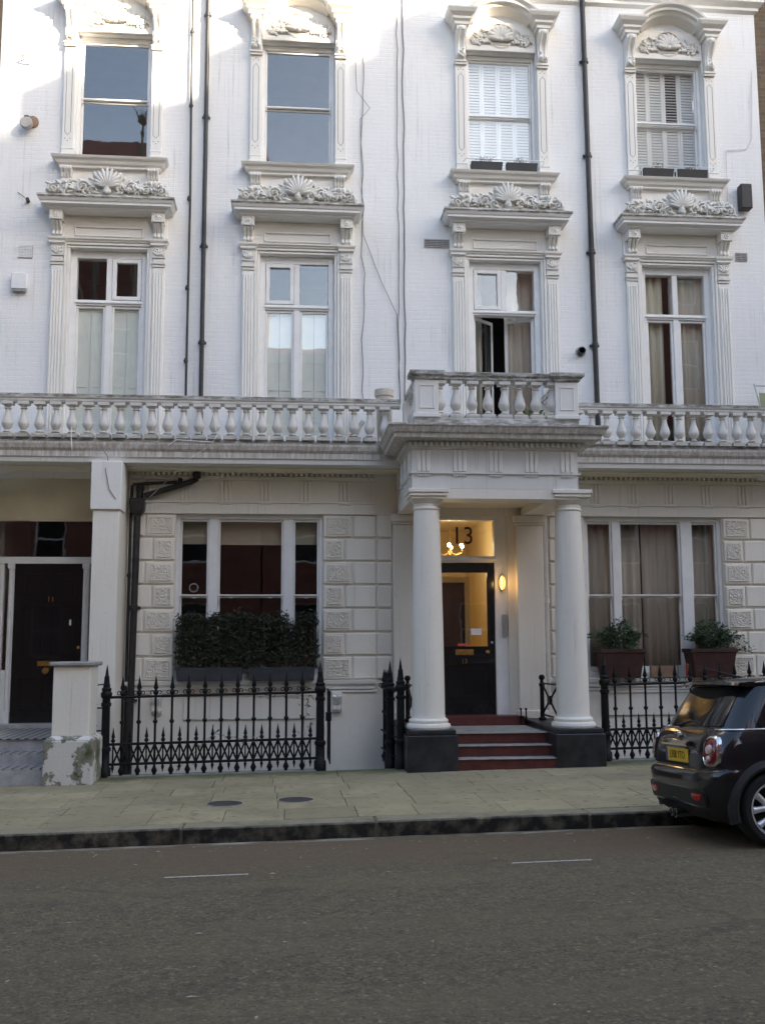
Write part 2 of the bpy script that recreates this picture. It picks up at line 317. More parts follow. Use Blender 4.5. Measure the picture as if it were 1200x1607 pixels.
# ------------------------------------------------------------------ mesh helpers
WO = {}                                                             # world offset of every parent (translations only)
class MB:
    def __init__(s): s.v = []; s.f = []
    def add(s, vs, fs):
        b = len(s.v); s.v += [tuple(q) for q in vs]; s.f += [tuple(b+i for i in f) for f in fs]; return s
    def box(s, x0, x1, y0, y1, z0, z1):
        return s.add([(x0,y0,z0),(x1,y0,z0),(x1,y1,z0),(x0,y1,z0),(x0,y0,z1),(x1,y0,z1),(x1,y1,z1),(x0,y1,z1)],
              [(3,2,1,0),(4,5,6,7),(0,1,5,4),(1,2,6,5),(2,3,7,6),(3,0,4,7)])
    def loops(s, loops, closed=True, cap0=True, cap1=True):
        n = len(loops[0]); vs = [q for lp in loops for q in lp]; fs = []
        for k in range(len(loops)-1):
            for i in range(n if closed else n-1):
                j = (i+1) % n; fs.append((k*n+i, k*n+j, (k+1)*n+j, (k+1)*n+i))
        if cap0: fs.append(tuple(reversed(range(n))))
        if cap1: fs.append(tuple((len(loops)-1)*n+i for i in range(n)))
        return s.add(vs, fs)
    def lathe(s, prof, c=(0,0,0), n=16, axis='z', caps=True):
        lp = []
        for r, h in prof:
            ring = []
            for i in range(n):
                a = 2*math.pi*i/n; u, w = r*math.cos(a), r*math.sin(a)
                if axis == 'z': ring.append((c[0]+u, c[1]+w, c[2]+h))
                elif axis == 'y': ring.append((c[0]+u, c[1]+h, c[2]-w))
                else: ring.append((c[0]+h, c[1]+u, c[2]+w))
            lp.append(ring)
        return s.loops(lp, cap0=caps, cap1=caps)
    def sqlathe(s, prof, c=(0,0,0)):
        return s.loops([[(c[0]-r, c[1]-r, c[2]+h), (c[0]+r, c[1]-r, c[2]+h), (c[0]+r, c[1]+r, c[2]+h), (c[0]-r, c[1]+r, c[2]+h)] for r, h in prof])
    def tube(s, path, r, n=8):
        path = [Vector(p) for p in path]; lp = []; prev = None
        for k, p in enumerate(path):
            d = (path[min(k+1, len(path)-1)] - path[max(k-1, 0)])
            if d.length < 1e-9: d = Vector((0,0,1))
            d.normalize()
            if prev is None:
                a = Vector((0,0,1)) if abs(d.z) < .9 else Vector((1,0,0)); u = d.cross(a).normalized()
            else:
                u = (prev - d*prev.dot(d)); u = u.normalized() if u.length > 1e-6 else d.orthogonal().normalized()
            prev = u; w = d.cross(u); rr = r[k] if isinstance(r, (list, tuple)) else r
            lp.append([tuple(p + (u*math.cos(2*math.pi*i/n) + w*math.sin(2*math.pi*i/n))*rr) for i in range(n)])
        return s.loops(lp)
    def prism_x(s, poly, x0, x1):                                   # polygon in (y,z) extruded along x
        n = len(poly); return s.loops([[(x0, y, z) for y, z in poly], [(x1, y, z) for y, z in poly]])
    def prism_y(s, poly, y0, y1):                                   # polygon in (x,z) extruded along y
        return s.loops([[(x, y1, z) for x, z in poly], [(x, y0, z) for x, z in poly]])
    def cornice(s, x0, x1, yf, yb, prof):                           # mitred moulding round three sides; prof (out, z) bottom to top
        return s.loops([[(x0-o, yb, z), (x0-o, yf-o, z), (x1+o, yf-o, z), (x1+o, yb, z)] for o, z in prof])
    def ball(s, c, r, n=8, mseg=5, rot=None):
        rx, ry, rz = r if isinstance(r, (tuple, list)) else (r, r, r); lp = []
        for k in range(1, mseg):
            t = math.pi*k/mseg
            ring = []
            for i in range(n):
                a = 2*math.pi*i/n; q = Vector((rx*math.sin(t)*math.cos(a), ry*math.sin(t)*math.sin(a), -rz*math.cos(t)))
                if rot is not None: q = rot @ q
                ring.append((c[0]+q.x, c[1]+q.y, c[2]+q.z))
            lp.append(ring)
        return s.loops(lp)
    def build(s, name, mat, parent=None, bevel=0., smooth=False, local=False, shear=None):
        me = bpy.data.meshes.new(name)
        vs = [Vector(q) for q in s.v]
        if shear: vs = [Vector((q.x, q.y, q.z + shear(q.x))) for q in vs]
        lo = Vector([min(q[i] for q in vs) for i in range(3)]); hi = Vector([max(q[i] for q in vs) for i in range(3)])
        c = Vector(((lo.x+hi.x)/2, (lo.y+hi.y)/2, lo.z))
        me.from_pydata([tuple(q-c) for q in vs], [], s.f)
        if bevel:
            bm = bmesh.new(); bm.from_mesh(me)
            ed = [e for e in bm.edges if len(e.link_faces) == 2 and e.calc_face_angle(0) > R(40)]
            bmesh.ops.bevel(bm, geom=ed, offset=bevel, segments=1, affect='EDGES', clamp_overlap=True); bm.to_mesh(me); bm.free()
        me.materials.append(M[mat] if isinstance(mat, str) else mat)
        ob = bpy.data.objects.new(name, me); COL.objects.link(ob)
        off = Vector((0,0,0))
        if parent is not None:
            ob.parent = parent
            if not local: off = WO[parent]
        ob.location = c - off; WO[ob] = c.copy()
        if smooth:
            for pl in me.polygons: pl.use_smooth = True
            try: me.set_sharp_from_angle(angle=R(smooth if smooth is not True else 40))
            except Exception: pass
        return ob
def thing(name, loc, label, cat, group=None, rot=None):
    ob = bpy.data.objects.new(name, None); COL.objects.link(ob); ob.location = loc; ob.empty_display_size = .1
    if rot: ob.rotation_euler = rot
    WO[ob] = Vector(loc); tag(ob, label, cat, group); return ob
def tag(ob, label, cat, group=None):
    ob['label'] = label; ob['category'] = cat
    if group: ob['group'] = group
    return ob
def stuff(ob): ob['kind'] = 'stuff'; return ob
def structure(ob): ob['kind'] = 'structure'; return ob
def inst(src, wpos_delta, parent=None, name=None):                  # copy of a mesh object moved by a world delta
    c = src.copy(); COL.objects.link(c)
    w = WO[src] + Vector(wpos_delta); par = parent if parent is not None else src.parent
    c.parent = par; c.location = w - (WO[par] if par is not None else Vector((0,0,0))); WO[c] = w; return c
def copy_tree(o, parent, delta):                                    # a part with its sub-parts
    c = inst(o, delta, parent)
    for ch in list(o.children): copy_tree(ch, c, delta)
    return c
def zg(x): return .017*(x-1.0)                                      # the street climbs gently to the right
def text_mesh(name, s, size, mat, parent, world, depth=.004, rotx=90, font_scale_x=1., local=False, rotz=0):
    cu = bpy.data.curves.new(name, 'FONT'); cu.body = s; cu.size = size; cu.extrude = depth; cu.align_x = 'CENTER'; cu.align_y = 'CENTER'
    tmp = bpy.data.objects.new(name+'_tmp', cu); COL.objects.link(tmp)
    dg = bpy.context.evaluated_depsgraph_get(); dg.update()
    me = bpy.data.meshes.new_from_object(tmp.evaluated_get(dg)); bpy.data.objects.remove(tmp)
    rotm = Matrix.Rotation(R(rotz), 4, 'Z') @ Matrix.Rotation(R(rotx), 4, 'X') @ Matrix.Diagonal((font_scale_x, 1, 1, 1))
    me.transform(rotm); me.materials.clear(); me.materials.append(M[mat]); me.name = name
    ob = bpy.data.objects.new(name, me); COL.objects.link(ob)
    ob.parent = parent; ob.location = Vector(world) - (Vector((0,0,0)) if (local or parent is None) else WO[parent]); WO[ob] = Vector(world); return ob

W = 16.2                # house wall plane
# ------------------------------------------------------------------ ground, road, kerb, pavement
g = MB(); g.add([(-600,-400,-1.2),(600,-400,-1.2),(600,700,-1.2),(-600,700,-1.2)], [(0,1,2,3)])
structure(g.build('ground', 'grout', shear=lambda x: zg(max(-60, min(60, x)))))
def road_z(y): return -.15 + .15*(1-((y-5.7)/4.75)**2) if .95 <= y <= 10.45 else -.15
rd = MB(); xs = [-60+2*i for i in range(61)]; ys = [.95+.475*i for i in range(21)]
rd.add([(x, y, road_z(y)) for x in xs for y in ys], [(i*21+j, (i+1)*21+j, (i+1)*21+j+1, i*21+j+1) for i in range(60) for j in range(20)])
structure(rd.build('road', 'asphalt', shear=zg, smooth=True))
for y0, y1 in ((10.46, 14.72), (-3.9, .94)):
    pb = MB(); pb.box(-60, 60, y0, y1, -1.1, -.03)
    pv = structure(pb.build('pavement', 'grout', shear=zg))
    if y0 > 5: PAVE = pv
    else:
        pt = MB(); pt.box(-60, 60, y0, y1, -.026, 0); pt.build('pavement_surface', 'paving', pv, shear=zg)
random.seed(11)
yrow = 10.765
for r in range(6):
    d = [.70, .62, .66, .60, .68, .66][r]; x = -8 + random.random()
    while x < 11:
        wd = random.choice([.62, .75, .9, 1.05]); gz = random.uniform(-.002, .002)
        sb = MB(); sb.box(x+.003, x+wd-.003, yrow+.003, yrow+d-.003, -.05, gz)
        sb.build('paving_slab', 'paving', PAVE, bevel=.004, shear=zg); x += wd
    yrow += d
for x0, x1 in ((-60, -8), (11.2, 60)):
    sb = MB(); sb.box(x0, x1, 10.765, 14.70, -.05, 0); sb.build('pavement_surface', 'paving', PAVE, shear=zg)
kb = None
xk = -9.1
for k in range(11):
    ln = [1.9, 2.15, 1.75, 2.3][k % 4]
    q = MB(); q.box(xk+.004, xk+ln-.004, 10.45, 10.757, -.4, random.uniform(-.006, .006)); q.build('kerb_stone', 'kerb', PAVE, bevel=.018, shear=zg); xk += ln
for x0, x1 in ((-60, -9.12), (xk+.01, 60)):
    q = MB(); q.box(x0, x1, 10.45, 10.757, -.4, 0); q.build('kerb_run', 'kerb', PAVE, shear=zg)
for px in (-.615, 2.165):
    ln = [(x, y, road_z(y)+.004) for x, y in ((px-.33, 8.52), (px+.33, 8.52), (px+.33, 8.565), (px-.33, 8.565))]
    q = MB(); q.add(ln, [(0,1,2,3)])
    tag(q.build('bay_marking', 'paintline', shear=zg), 'thin worn white bay line on the asphalt opposite the '+('hedge window' if px < 0 else 'porch steps'), 'road marking', 'parking bay lines')
for k, (x, y, lab) in enumerate(((-.67, 11.95, 'round iron coal hole cover set in the pavement, nearer the stone gate pier'), (.12, 12.05, 'round iron coal hole cover set in the pavement, nearer the columned porch'))):
    t = thing('coal_hole_cover', (x, y, zg(x)), lab, 'manhole cover', 'coal hole covers')
    q = MB(); q.lathe([(.195, 0), (.195, .006), (.165, .006), (.165, .004), (.01, .004)], (x, y, zg(x)+.001), 28); q.build('plate', 'cover', t, smooth=True)
    q = MB(); q.lathe([(.215, -.01), (.215, .005), (.199, .005), (.199, -.01)], (x, y, zg(x)+.001), 28); q.build('rim', 'stone', t, smooth=True)
lt = MB()
random.seed(5)
for k in range(230):                                                # blown leaf bits, gum and grit
    x, y = random.uniform(-6, 8), random.choice([random.uniform(5, 10.3), random.uniform(9.6, 10.4), random.uniform(5, 10.4)])
    z = road_z(y)+.003; a = random.uniform(0, 6.28); r1, r2 = random.uniform(.008, .034), random.uniform(.006, .018)
    ca, sa = math.cos(a), math.sin(a)
    lt.add([(x+ca*r1, y+sa*r1, z), (x-sa*r2, y+ca*r2, z+.004), (x-ca*r1, y-sa*r1, z+.002), (x+sa*r2, y-ca*r2, z+.005)], [(0,1,2,3)])
for k in range(60):
    x, y = random.uniform(-5, 7), random.uniform(10.9, 14.5); z = .003; a = random.uniform(0, 6.28); r1, r2 = random.uniform(.008, .03), random.uniform(.004, .014)
    ca, sa = math.cos(a), math.sin(a)
    lt.add([(x+ca*r1, y+sa*r1, z), (x-sa*r2, y+ca*r2, z+.003), (x-ca*r1, y-sa*r1, z+.002), (x+sa*r2, y-ca*r2, z+.004)], [(0,1,2,3)])
o = lt.build('leaf_litter', leafmat('litter', (.12, .085, .05), (.42, .38, .30)), shear=zg); stuff(o); tag(o, 'scattered leaf bits and grit on road and pavement', 'litter')

q = MB(); q.box(-2.4, 1.38, 14.9, W+.02, -1.19, -.95).box(4.4, 8.1, 14.9, W+.02, -1.19, -.95); structure(q.build('area_floor', 'arealight'))
# ------------------------------------------------------------------ houses
H11 = thing('terraced_house', (-1.68, W, 0), 'white painted terraced house with door number eleven behind a square gate pier', 'house', 'white stucco terraced houses')
H13 = thing('terraced_house', (4.68, W, 0), 'white painted terraced house with columned porch and door number thirteen', 'house', 'white stucco terraced houses')
XL, XM, XR = -4.69, 1.40, 8.08

def wall_grid(x0, x1, z0, z1, holes, y, depth):
    q = MB()
    xsb = sorted({x0, x1, *[h[0] for h in holes], *[h[1] for h in holes]}); zsb = sorted({z0, z1, *[h[2] for h in holes], *[h[3] for h in holes]})
    def inh(xm, zm): return any(h[0] < xm < h[1] and h[2] < zm < h[3] for h in holes)
    for i in range(len(xsb)-1):
        for j in range(len(zsb)-1):
            if not inh((xsb[i]+xsb[i+1])/2, (zsb[j]+zsb[j+1])/2):
                a, b, c, d = xsb[i], xsb[i+1], zsb[j], zsb[j+1]
                q.add([(a,y,c),(b,y,c),(b,y,d),(a,y,d)], [(0,1,2,3)])
    for a, b, c, d in holes:
        e = y+depth
        q.add([(a,y,c),(a,e,c),(a,e,d),(a,y,d)], [(0,1,2,3)]); q.add([(b,y,c),(b,y,d),(b,e,d),(b,e,c)], [(0,1,2,3)])
        q.add([(a,y,d),(a,e,d),(b,e,d),(b,y,d)], [(0,1,2,3)]); q.add([(a,y,c),(b,y,c),(b,e,c),(a,e,c)], [(0,1,2,3)])
    q.add([(x0,y,z0),(x0,y+4,z0),(x0,y+4,z1),(x0,y,z1)], [(0,1,2,3)]); q.add([(x1,y,z0),(x1,y,z1),(x1,y+4,z1),(x1,y+4,z0)], [(0,1,2,3)])
    q.add([(x0,y,z1),(x0,y+4,z1),(x1,y+4,z1),(x1,y,z1)], [(0,1,2,3)])
    return q
CW = [-2.87, .13, 3.55, 6.48]
OPW = [(c-.6, c+.6, 9.5, 11.72) for c in CW]; OPD = [(c-.6, c+.6, 4.75, 8.02) for c in CW]
GL = (-1.72, .56, 1.2, 3.76); GR = (4.76, 7.06, 1.2, 3.76)
D13 = (2.10, 3.50, .62, 3.76)
w11u = wall_grid(XL, XM, 4.30, 16.5, OPW[:2]+OPD[:2], W, .32).build('upper_wall', 'brickpaint', H11)
w13u = wall_grid(XM, XR, 4.30, 16.5, OPW[2:]+OPD[2:], W, .32).build('upper_wall', 'brickpaint', H13)
w11g = wall_grid(-2.46, XM, -1.3, 4.30, [GL], W, .3).build('ground_floor_wall', 'stucco', H11)
w13g = wall_grid(XM, XR, -1.3, 4.30, [GR, D13], W, .3).build('ground_floor_wall', 'stucco', H13)
# string course and roof cornice above the frame
q = MB(); q.cornice(XM+.3, XR, W, W+.2, [(0, 12.66), (.06, 12.70), (.06, 12.75), (.14, 12.82), (.14, 12.88), (.02, 12.92)]); q.build('string_course', 'trim', H13)
for h, a, b in ((H11, XL, XM-.01), (H13, XM+.01, XR)):
    q = MB(); q.cornice(a, b, W, W+3, [(0, 16.2), (.1, 16.3), (.1, 16.4), (.4, 16.55), (.45, 16.8), (.2, 16.9)]); q.build('roof_cornice', 'trim', h)
    q = MB(); q.box(a, b, W+.3, W+8, 16.9, 17.5); q.build('parapet', 'brickpaint', h)

# neighbours in stock brick
for nm, a, b, lab in (('brick_house', -62, XL-.01, 'yellow stock brick house adjoining the pipe-free end of number eleven'), ('brick_house', XR+.01, 62, 'yellow stock brick house adjoining number thirteen')):
    t = thing(nm, ((a+b)/2, W, 0), lab, 'house')
    hl = []; cc = a+1.9 if a > 0 else b-1.9
    for k in range(6):
        cx = cc + (k*3.1 if a > 0 else -k*3.1)
        hl += [(cx-.55, cx+.55, 9.5, 11.6), (cx-.55, cx+.55, 5.0, 7.9), (cx-.55, cx+.55, 1.3, 3.6)]
    wall_grid(a, b, 4.3, 16.5, [h for h in hl if h[2] > 4.5], W+.012, .25).build('upper_wall', 'stockbrick', t)
    wall_grid(a, b, -1.3, 4.3, [h for h in hl if h[2] < 4.5], W+.012, .25).build('ground_floor_wall', 'stucco', t)
    for h in hl:
        q = MB(); q.box(h[0], h[1], W+.2, W+.28, h[2], h[2]+.07).box(h[0], h[1], W+.2, W+.28, h[3]-.07, h[3]).box(h[0], h[0]+.06, W+.2, W+.28, h[2]+.07, h[3]-.07).box(h[1]-.06, h[1], W+.2, W+.28, h[2]+.07, h[3]-.07)
        wn_ = q.build('window', 'joinery', t)
        q = MB(); q.box(h[0]+.06, h[1]-.06, W+.235, W+.24, h[2]+.07, h[3]-.07); q.build('pane', 'glass', wn_)
        q = MB(); q.box(h[0], h[1], W+.6, W+.62, h[2], h[3]); q.build('backing', 'dark', wn_)
    q = MB(); q.cornice(a, b, W, W+.5, [(0, 4.3), (.5, 4.4), (.55, 4.7), (.5, 4.75)]); q.build('cornice', 'trim', t)

# --- ornaments (shared by all windows)
def spiral(cx, cz, r0, turns, a0, sgn, y):
    n = 22; pts = []; rr = []
    for k in range(n+1):
        t = k/n; a = a0 + sgn*turns*2*math.pi*t; r = r0*(1-.78*t)
        pts.append((cx+r*math.cos(a), y-.035*t, cz+r*math.sin(a))); rr.append(.020*(1-.45*t)*(.6+r0*5))
    return pts, rr
def lobe(mb, p0, ang, ln, wd, y, th=.035):
    d = Vector((math.cos(ang), 0, math.sin(ang))); c = Vector((p0[0], y, p0[1])) + d*(ln/2)
    mb.ball(c, (ln/2, th, wd/2), 8, 6, Matrix.Rotation(-ang, 3, 'Y'))
def make_crest():
    """acanthus scrollwork ridge with a palmette shell in the middle; local origin at the ledge centre"""
    rs = random.Random(3); q = MB()
    poly = [(-.93, 0), (.93, 0), (.96, .10), (.90, .19), (.72, .15), (.55, .22), (.34, .27), (.12, .33), (-.12, .33), (-.34, .27), (-.55, .22), (-.72, .15), (-.90, .19), (-.96, .10)]
    q.prism_y(poly, -.03, .05)
    for sg in (-1, 1):
        for cx, cz, r, a0, tn, dr in ((.84, .11, .095, 2.6, 1.5, -1), (.60, .12, .085, .3, 1.4, 1), (.38, .16, .105, 2.9, 1.5, -1), (.22, .10, .07, 0, 1.3, 1), (.47, .06, .05, 1, 1.2, 1), (.72, .05, .045, 2, 1.2, -1), (.16, .24, .05, 1.2, 1.2, 1)):
            pts, rr = spiral(cx*sg, cz, r, tn, a0 if sg > 0 else math.pi-a0, dr*sg, -.05); q.tube(pts, rr, 6)
        for k in range(34):
            x = rs.uniform(.14, .94); hh = (.30-.15*x); z = rs.uniform(.02, hh)
            lobe(q, (x*sg, z), rs.uniform(0, 6.28), rs.uniform(.06, .13), rs.uniform(.03, .055), -.05-rs.uniform(0, .03), .028)
        for k in range(10):
            x = .16+.078*k; z = (.31-.13*x)+rs.uniform(-.02, .015)
            lobe(q, (x*sg, z), math.pi/2 - sg*rs.uniform(.2, 1.2), rs.uniform(.06, .10), .045, -.03, .03)
        lobe(q, (.13*sg, .27), math.pi/2-sg*.55, .17, .085, -.06, .04)
        lobe(q, (.10*sg, .03), math.pi/2-sg*1.3, .16, .06, -.08, .03)
    return q
def make_palmette():
    q = MB(); n = 11
    for k in range(n):
        a = math.pi/2 + (k-(n-1)/2)*.26; ln = .34*(1-.045*abs(k-(n-1)/2)**1.25)
        lobe(q, (.012*(n//2-k)/3*-1*0, .15), a, ln, .062, -.085-.02*math.cos(a-math.pi/2), .035)
    q.loops([[(x*s, -.09-.03*(s > .5), z) for x in (1,)] for s, z in ((1, 0),)]) if False else None
    q.lathe([(.03, .02), (.06, .04), (.07, .09), (.045, .14), (.06, .17), (.02, .19)], (0, -.075, 0), 10)
    q.ball((0, -.12, .055), (.05, .03, .04)); return q
def make_tymp():
    rs = random.Random(9); q = MB(); n = 9
    q.prism_y([(-.50, 0), (.50, 0), (.50, .06), (.44, .15), (.30, .27), (.12, .335), (-.12, .335), (-.30, .27), (-.44, .15), (-.50, .06)], -.012, .02)
    q2 = MB()
    for k in range(n):
        a = math.pi/2 + (k-(n-1)/2)*.36; ln = .27*(1-.02*abs(k-4)**1.3)
        lobe(q2, (0, .06), a, ln, .098, -.045, .045)
    q2.ball((0, -.05, .06), (.07, .035, .045)); q2.lathe([(.225, 0), (.24, -.02), (.215, -.03), (.225, 0)], (0, 0, .14), 20, 'y', False)
    for sg in (-1, 1):
        for k in range(40):
            x = rs.uniform(.22, .50); z = rs.uniform(.02, .40-.6*x)
            lobe(q, (x*sg, z), rs.uniform(0, 6.28), rs.uniform(.06, .12), .042, -.025, .026)
        for k in range(6):
            q.ball((sg*(.20+.052*k), -.03, .035), (.03, .025, .027), 7, 5)
        pts, rr = spiral(.30*sg, .11, .07, 1.4, 1.5, sg, -.02); q.tube(pts, [r*.8 for r in rr], 6)
    return q, q2

# --- second-floor sash window with hooded surround
def sash_window(house, cx, mode, lab):
    yg = W+.15; x0, x1 = cx-.60, cx+.60; z0, z1 = 9.5, 11.72; zm = 10.66
    f = MB()
    f.box(x0, x0+.05, yg-.03, yg+.12, z0, z1).box(x1-.05, x1, yg-.03, yg+.12, z0, z1).box(x0+.05, x1-.05, yg-.03, yg+.12, z1-.08, z1).box(x0+.05, x1-.05, yg-.03, yg+.12, z0, z0+.06)
    # upper sash (outer), lower sash (inner)
    a, b = x0+.052, x1-.052
    f.box(a, a+.03, yg+.0, yg+.045, zm, z1-.08).box(b-.03, b, yg, yg+.045, zm, z1-.08).box(a+.03, b-.03, yg, yg+.045, z1-.115, z1-.082).box(a, b, yg-.005, yg+.045, zm-.028, zm)
    f.box(a, a+.03, yg+.05, yg+.09, z0+.06, zm).box(b-.03, b, yg+.05, yg+.09, z0+.06, zm).box(a+.03, b-.03, yg+.05, yg+.09, z0+.06, z0+.13).box(a, b, yg+.05, yg+.095, zm-.06, zm-.03)
    for sx in (a+.015, b-.015):                                     # sash horns
        f.prism_y([(sx-.014, zm-.028), (sx+.014, zm-.028), (sx+.008, zm-.09), (sx-.008, zm-.09)], yg+.002, yg+.04)
    win = f.build('window', 'joinery', house, bevel=.004); 
    if lab: win['label'] = lab
    q = MB(); q.box(a+.03, b-.03, yg+.02, yg+.024, zm, z1-.115); q.build('pane', 'glass', win)
    q = MB(); q.box(a+.03, b-.03, yg+.068, yg+.072, z0+.13, zm-.06); q.build('pane', 'glass', win)
    q = MB(); ry = W+.36                                            # dark room behind
    q.add([(x0-.6,ry,z0-.3),(x1+.6,ry,z0-.3),(x1+.6,ry+2,z0-.3),(x0-.6,ry+2,z0-.3),(x0-.6,ry,z1+.3),(x1+.6,ry,z1+.3),(x1+.6,ry+2,z1+.3),(x0-.6,ry+2,z1+.3)], [(0,1,2,3),(7,6,5,4),(1,5,6,2),(2,6,7,3),(3,7,4,0)])
    q.build('room', 'dark', win)
    if mode == 'shutter':
        pw = (x1-x0-.08)/4
        for k in range(4):
            for zl, zh in ((z0+.05, zm-.03), (zm-.01, z1-.05)):
                s = MB(); xa = x0+.04+k*pw; xb = xa+pw-.006; ys = yg+.105
                s.box(xa, xa+.035, ys, ys+.03, zl, zh).box(xb-.035, xb, ys, ys+.03, zl, zh).box(xa+.035, xb-.035, ys, ys+.03, zl, zl+.06).box(xa+.035, xb-.035, ys, ys+.03, zh-.06, zh)
                op = (cx > 5 and k == 2 and zl > zm-.1)
                z = zl+.07
                while z < zh-.07:
                    t = R(15 if op else 62); dy, dz = .03*math.cos(t), .03*math.sin(t)
                    s.prism_x([(ys+.015-dy, z-dz+.02), (ys+.015-dy, z-dz+.028), (ys+.015+dy, z+dz+.028), (ys+.015+dy, z+dz+.02)], xa+.035, xb-.035); z += .052
                s.build('shutter', 'louvre', win)
    # sill on fluted brackets
    s = MB(); s.cornice(cx-.80, cx+.80, W-.13, W+.1, [(0, 9.33), (.0, 9.365), (.04, 9.385), (.06, 9.43), (.10, 9.455), (.12, 9.49)]); s.cornice(cx-.80, cx+.80, W-.10, W+.1, [(.0, 9.49), (.02, 9.5)])
    sill = s.build('sill', 'trim', win)
    s = MB(); s.box(cx-.76, cx+.76, W-.06, W+.05, 8.78, 9.335); s.build('apron', 'trim', win)
    for sg in (-1, 1):
        s = MB()
        for k in range(4):
            xx = cx+sg*.68-.0675+.045*k
            s.prism_x([(W-.055, 9.33), (W-.20, 9.33), (W-.21, 9.28), (W-.16, 9.22), (W-.14, 9.16), (W-.09, 9.11), (W-.055, 9.10)], xx-.018, xx+.018)
        s.box(cx+sg*.68-.085, cx+sg*.68+.085, W-.12, W-.05, 9.08, 9.332); s.build('bracket', 'trim', win, bevel=.006)
    # side pilasters with a panel outline in dark strips
    for sg in (-1, 1):
        xa, xb = sorted((cx+sg*.61, cx+sg*.79)); xm = (xa+xb)/2
        s = MB(); s.box(xa, xb, W-.07, W+.02, 9.5, 11.42).box(xa-.008, xb+.008, W-.085, W, 9.50, 9.60).box(xa-.006, xb+.006, W-.08, W, 9.66, 9.69); 
        p = s.build('pilaster', 'trim', win, bevel=.005)
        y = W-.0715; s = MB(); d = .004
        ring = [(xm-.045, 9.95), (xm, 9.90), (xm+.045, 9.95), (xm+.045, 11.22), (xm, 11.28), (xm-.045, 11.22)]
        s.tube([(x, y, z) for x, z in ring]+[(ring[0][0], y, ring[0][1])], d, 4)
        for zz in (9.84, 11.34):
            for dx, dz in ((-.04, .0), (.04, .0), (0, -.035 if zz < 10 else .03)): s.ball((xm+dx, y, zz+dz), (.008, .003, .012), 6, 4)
        s.build('groove_shade_lines', 'groove_shade', win)  # thin dark strips drawing the shade of a panel outline
        # console
        s = MB(); s.box(xa-.004, xb+.004, W-.11, W+.02, 11.42, 11.50).box(xa-.012, xb+.012, W-.13, W, 11.46, 11.485)
        s.prism_x([(W, 11.5), (W-.10, 11.5), (W-.15, 11.56), (W-.13, 11.64), (W-.12, 11.74), (W-.17, 11.86), (W-.24, 11.96), (W-.24, 12.04), (W, 12.04)], xa+.008, xb-.008)
        for dx in (-.045, .045): s.tube([(xm+dx, W-.12, 11.52), (xm+dx, W-.16, 11.57), (xm+dx, W-.14, 11.65), (xm+dx, W-.13, 11.74), (xm+dx, W-.18, 11.86), (xm+dx, W-.25, 11.97)], [.02, .026, .018, .016, .022, .03], 7)
        for k in range(7):
            s.ball((xm+random.uniform(-.05, .05), W-.15-random.uniform(0, .03), 11.53+.022*k), (.022, .02, .02), 6, 4)
        s.ball((xm, W-.235, 12.0), (.06, .03, .045)); s.build('console', 'trim', win, smooth=35)
        # entablature block
        s = MB(); s.cornice(cx+sg*.70-.10, cx+sg*.70+.10, W-.24, W+.02, [(0, 12.04), (.02, 12.05), (.02, 12.10), (.06, 12.13), (.06, 12.17), (.12, 12.22), (.15, 12.27), (.155, 12.30), (.0, 12.305)]); s.build('hood_block', 'trim', win)
    # lintel, tympanum and segmental arch hood
    s = MB(); s.box(cx-.60, cx+.60, W-.05, W+.02, 11.72, 11.82).box(cx-.605, cx+.605, W-.03, W+.01, 11.822, 12.25); s.build('lintel', 'trim', win, bevel=.006)
    s = MB(); rad = .74; zc = 11.79; A = R(49); prof = [(0, -.06), (-.19, 0), (-.21, .04), (-.27, .05), (-.28, .085), (-.33, .12), (-.34, .15), (0, .17)]
    lp = []
    for k in range(19):
        a = -A+2*A*k/18; lp.append([(cx+(rad-.08+o)*math.sin(a), W+y_, zc+(rad-.08+o)*math.cos(a)) for y_, o in prof])
    s.loops(lp); s.build('arch_hood', 'trim', win, smooth=30)
    return win
crest_src = {}
def place_ornament(kind, mbs, cx, y, z, parents, mat, smooth=60):
    if kind not in crest_src:
        me_ob = mbs.build(kind, mat, None, smooth=smooth); off = WO[me_ob].copy(); crest_src[kind] = (me_ob, off)
        ob = me_ob; ob.parent = parents; w = off+Vector((cx, y, z)); ob.location = w-WO[parents]; WO[ob] = w
    else:
        src, off = crest_src[kind]; ob = src.copy(); COL.objects.link(ob); ob.parent = parents; w = off+Vector((cx, y, z)); ob.location = w-WO[parents]; WO[ob] = w
    return ob
CR, PAL = make_crest(), make_palmette(); TY, TS = make_tymp()
WLAB = ['sash window reflecting a pollarded tree and roof', 'sash window reflecting open sky', 'sash window with closed white louvred shutters', 'sash window with one louvred shutter panel open']
HS = [H11, H11, H13, H13]
for k, cx in enumerate(CW):
    win = sash_window(HS[k], cx, 'plain' if k < 2 else 'shutter', WLAB[k])
    place_ornament('tympanum_foliage', TY, cx, W-.032, 11.84, win, 'crest'); place_ornament('shell_ornament', TS, cx, W-.034, 11.86, win, 'crest')

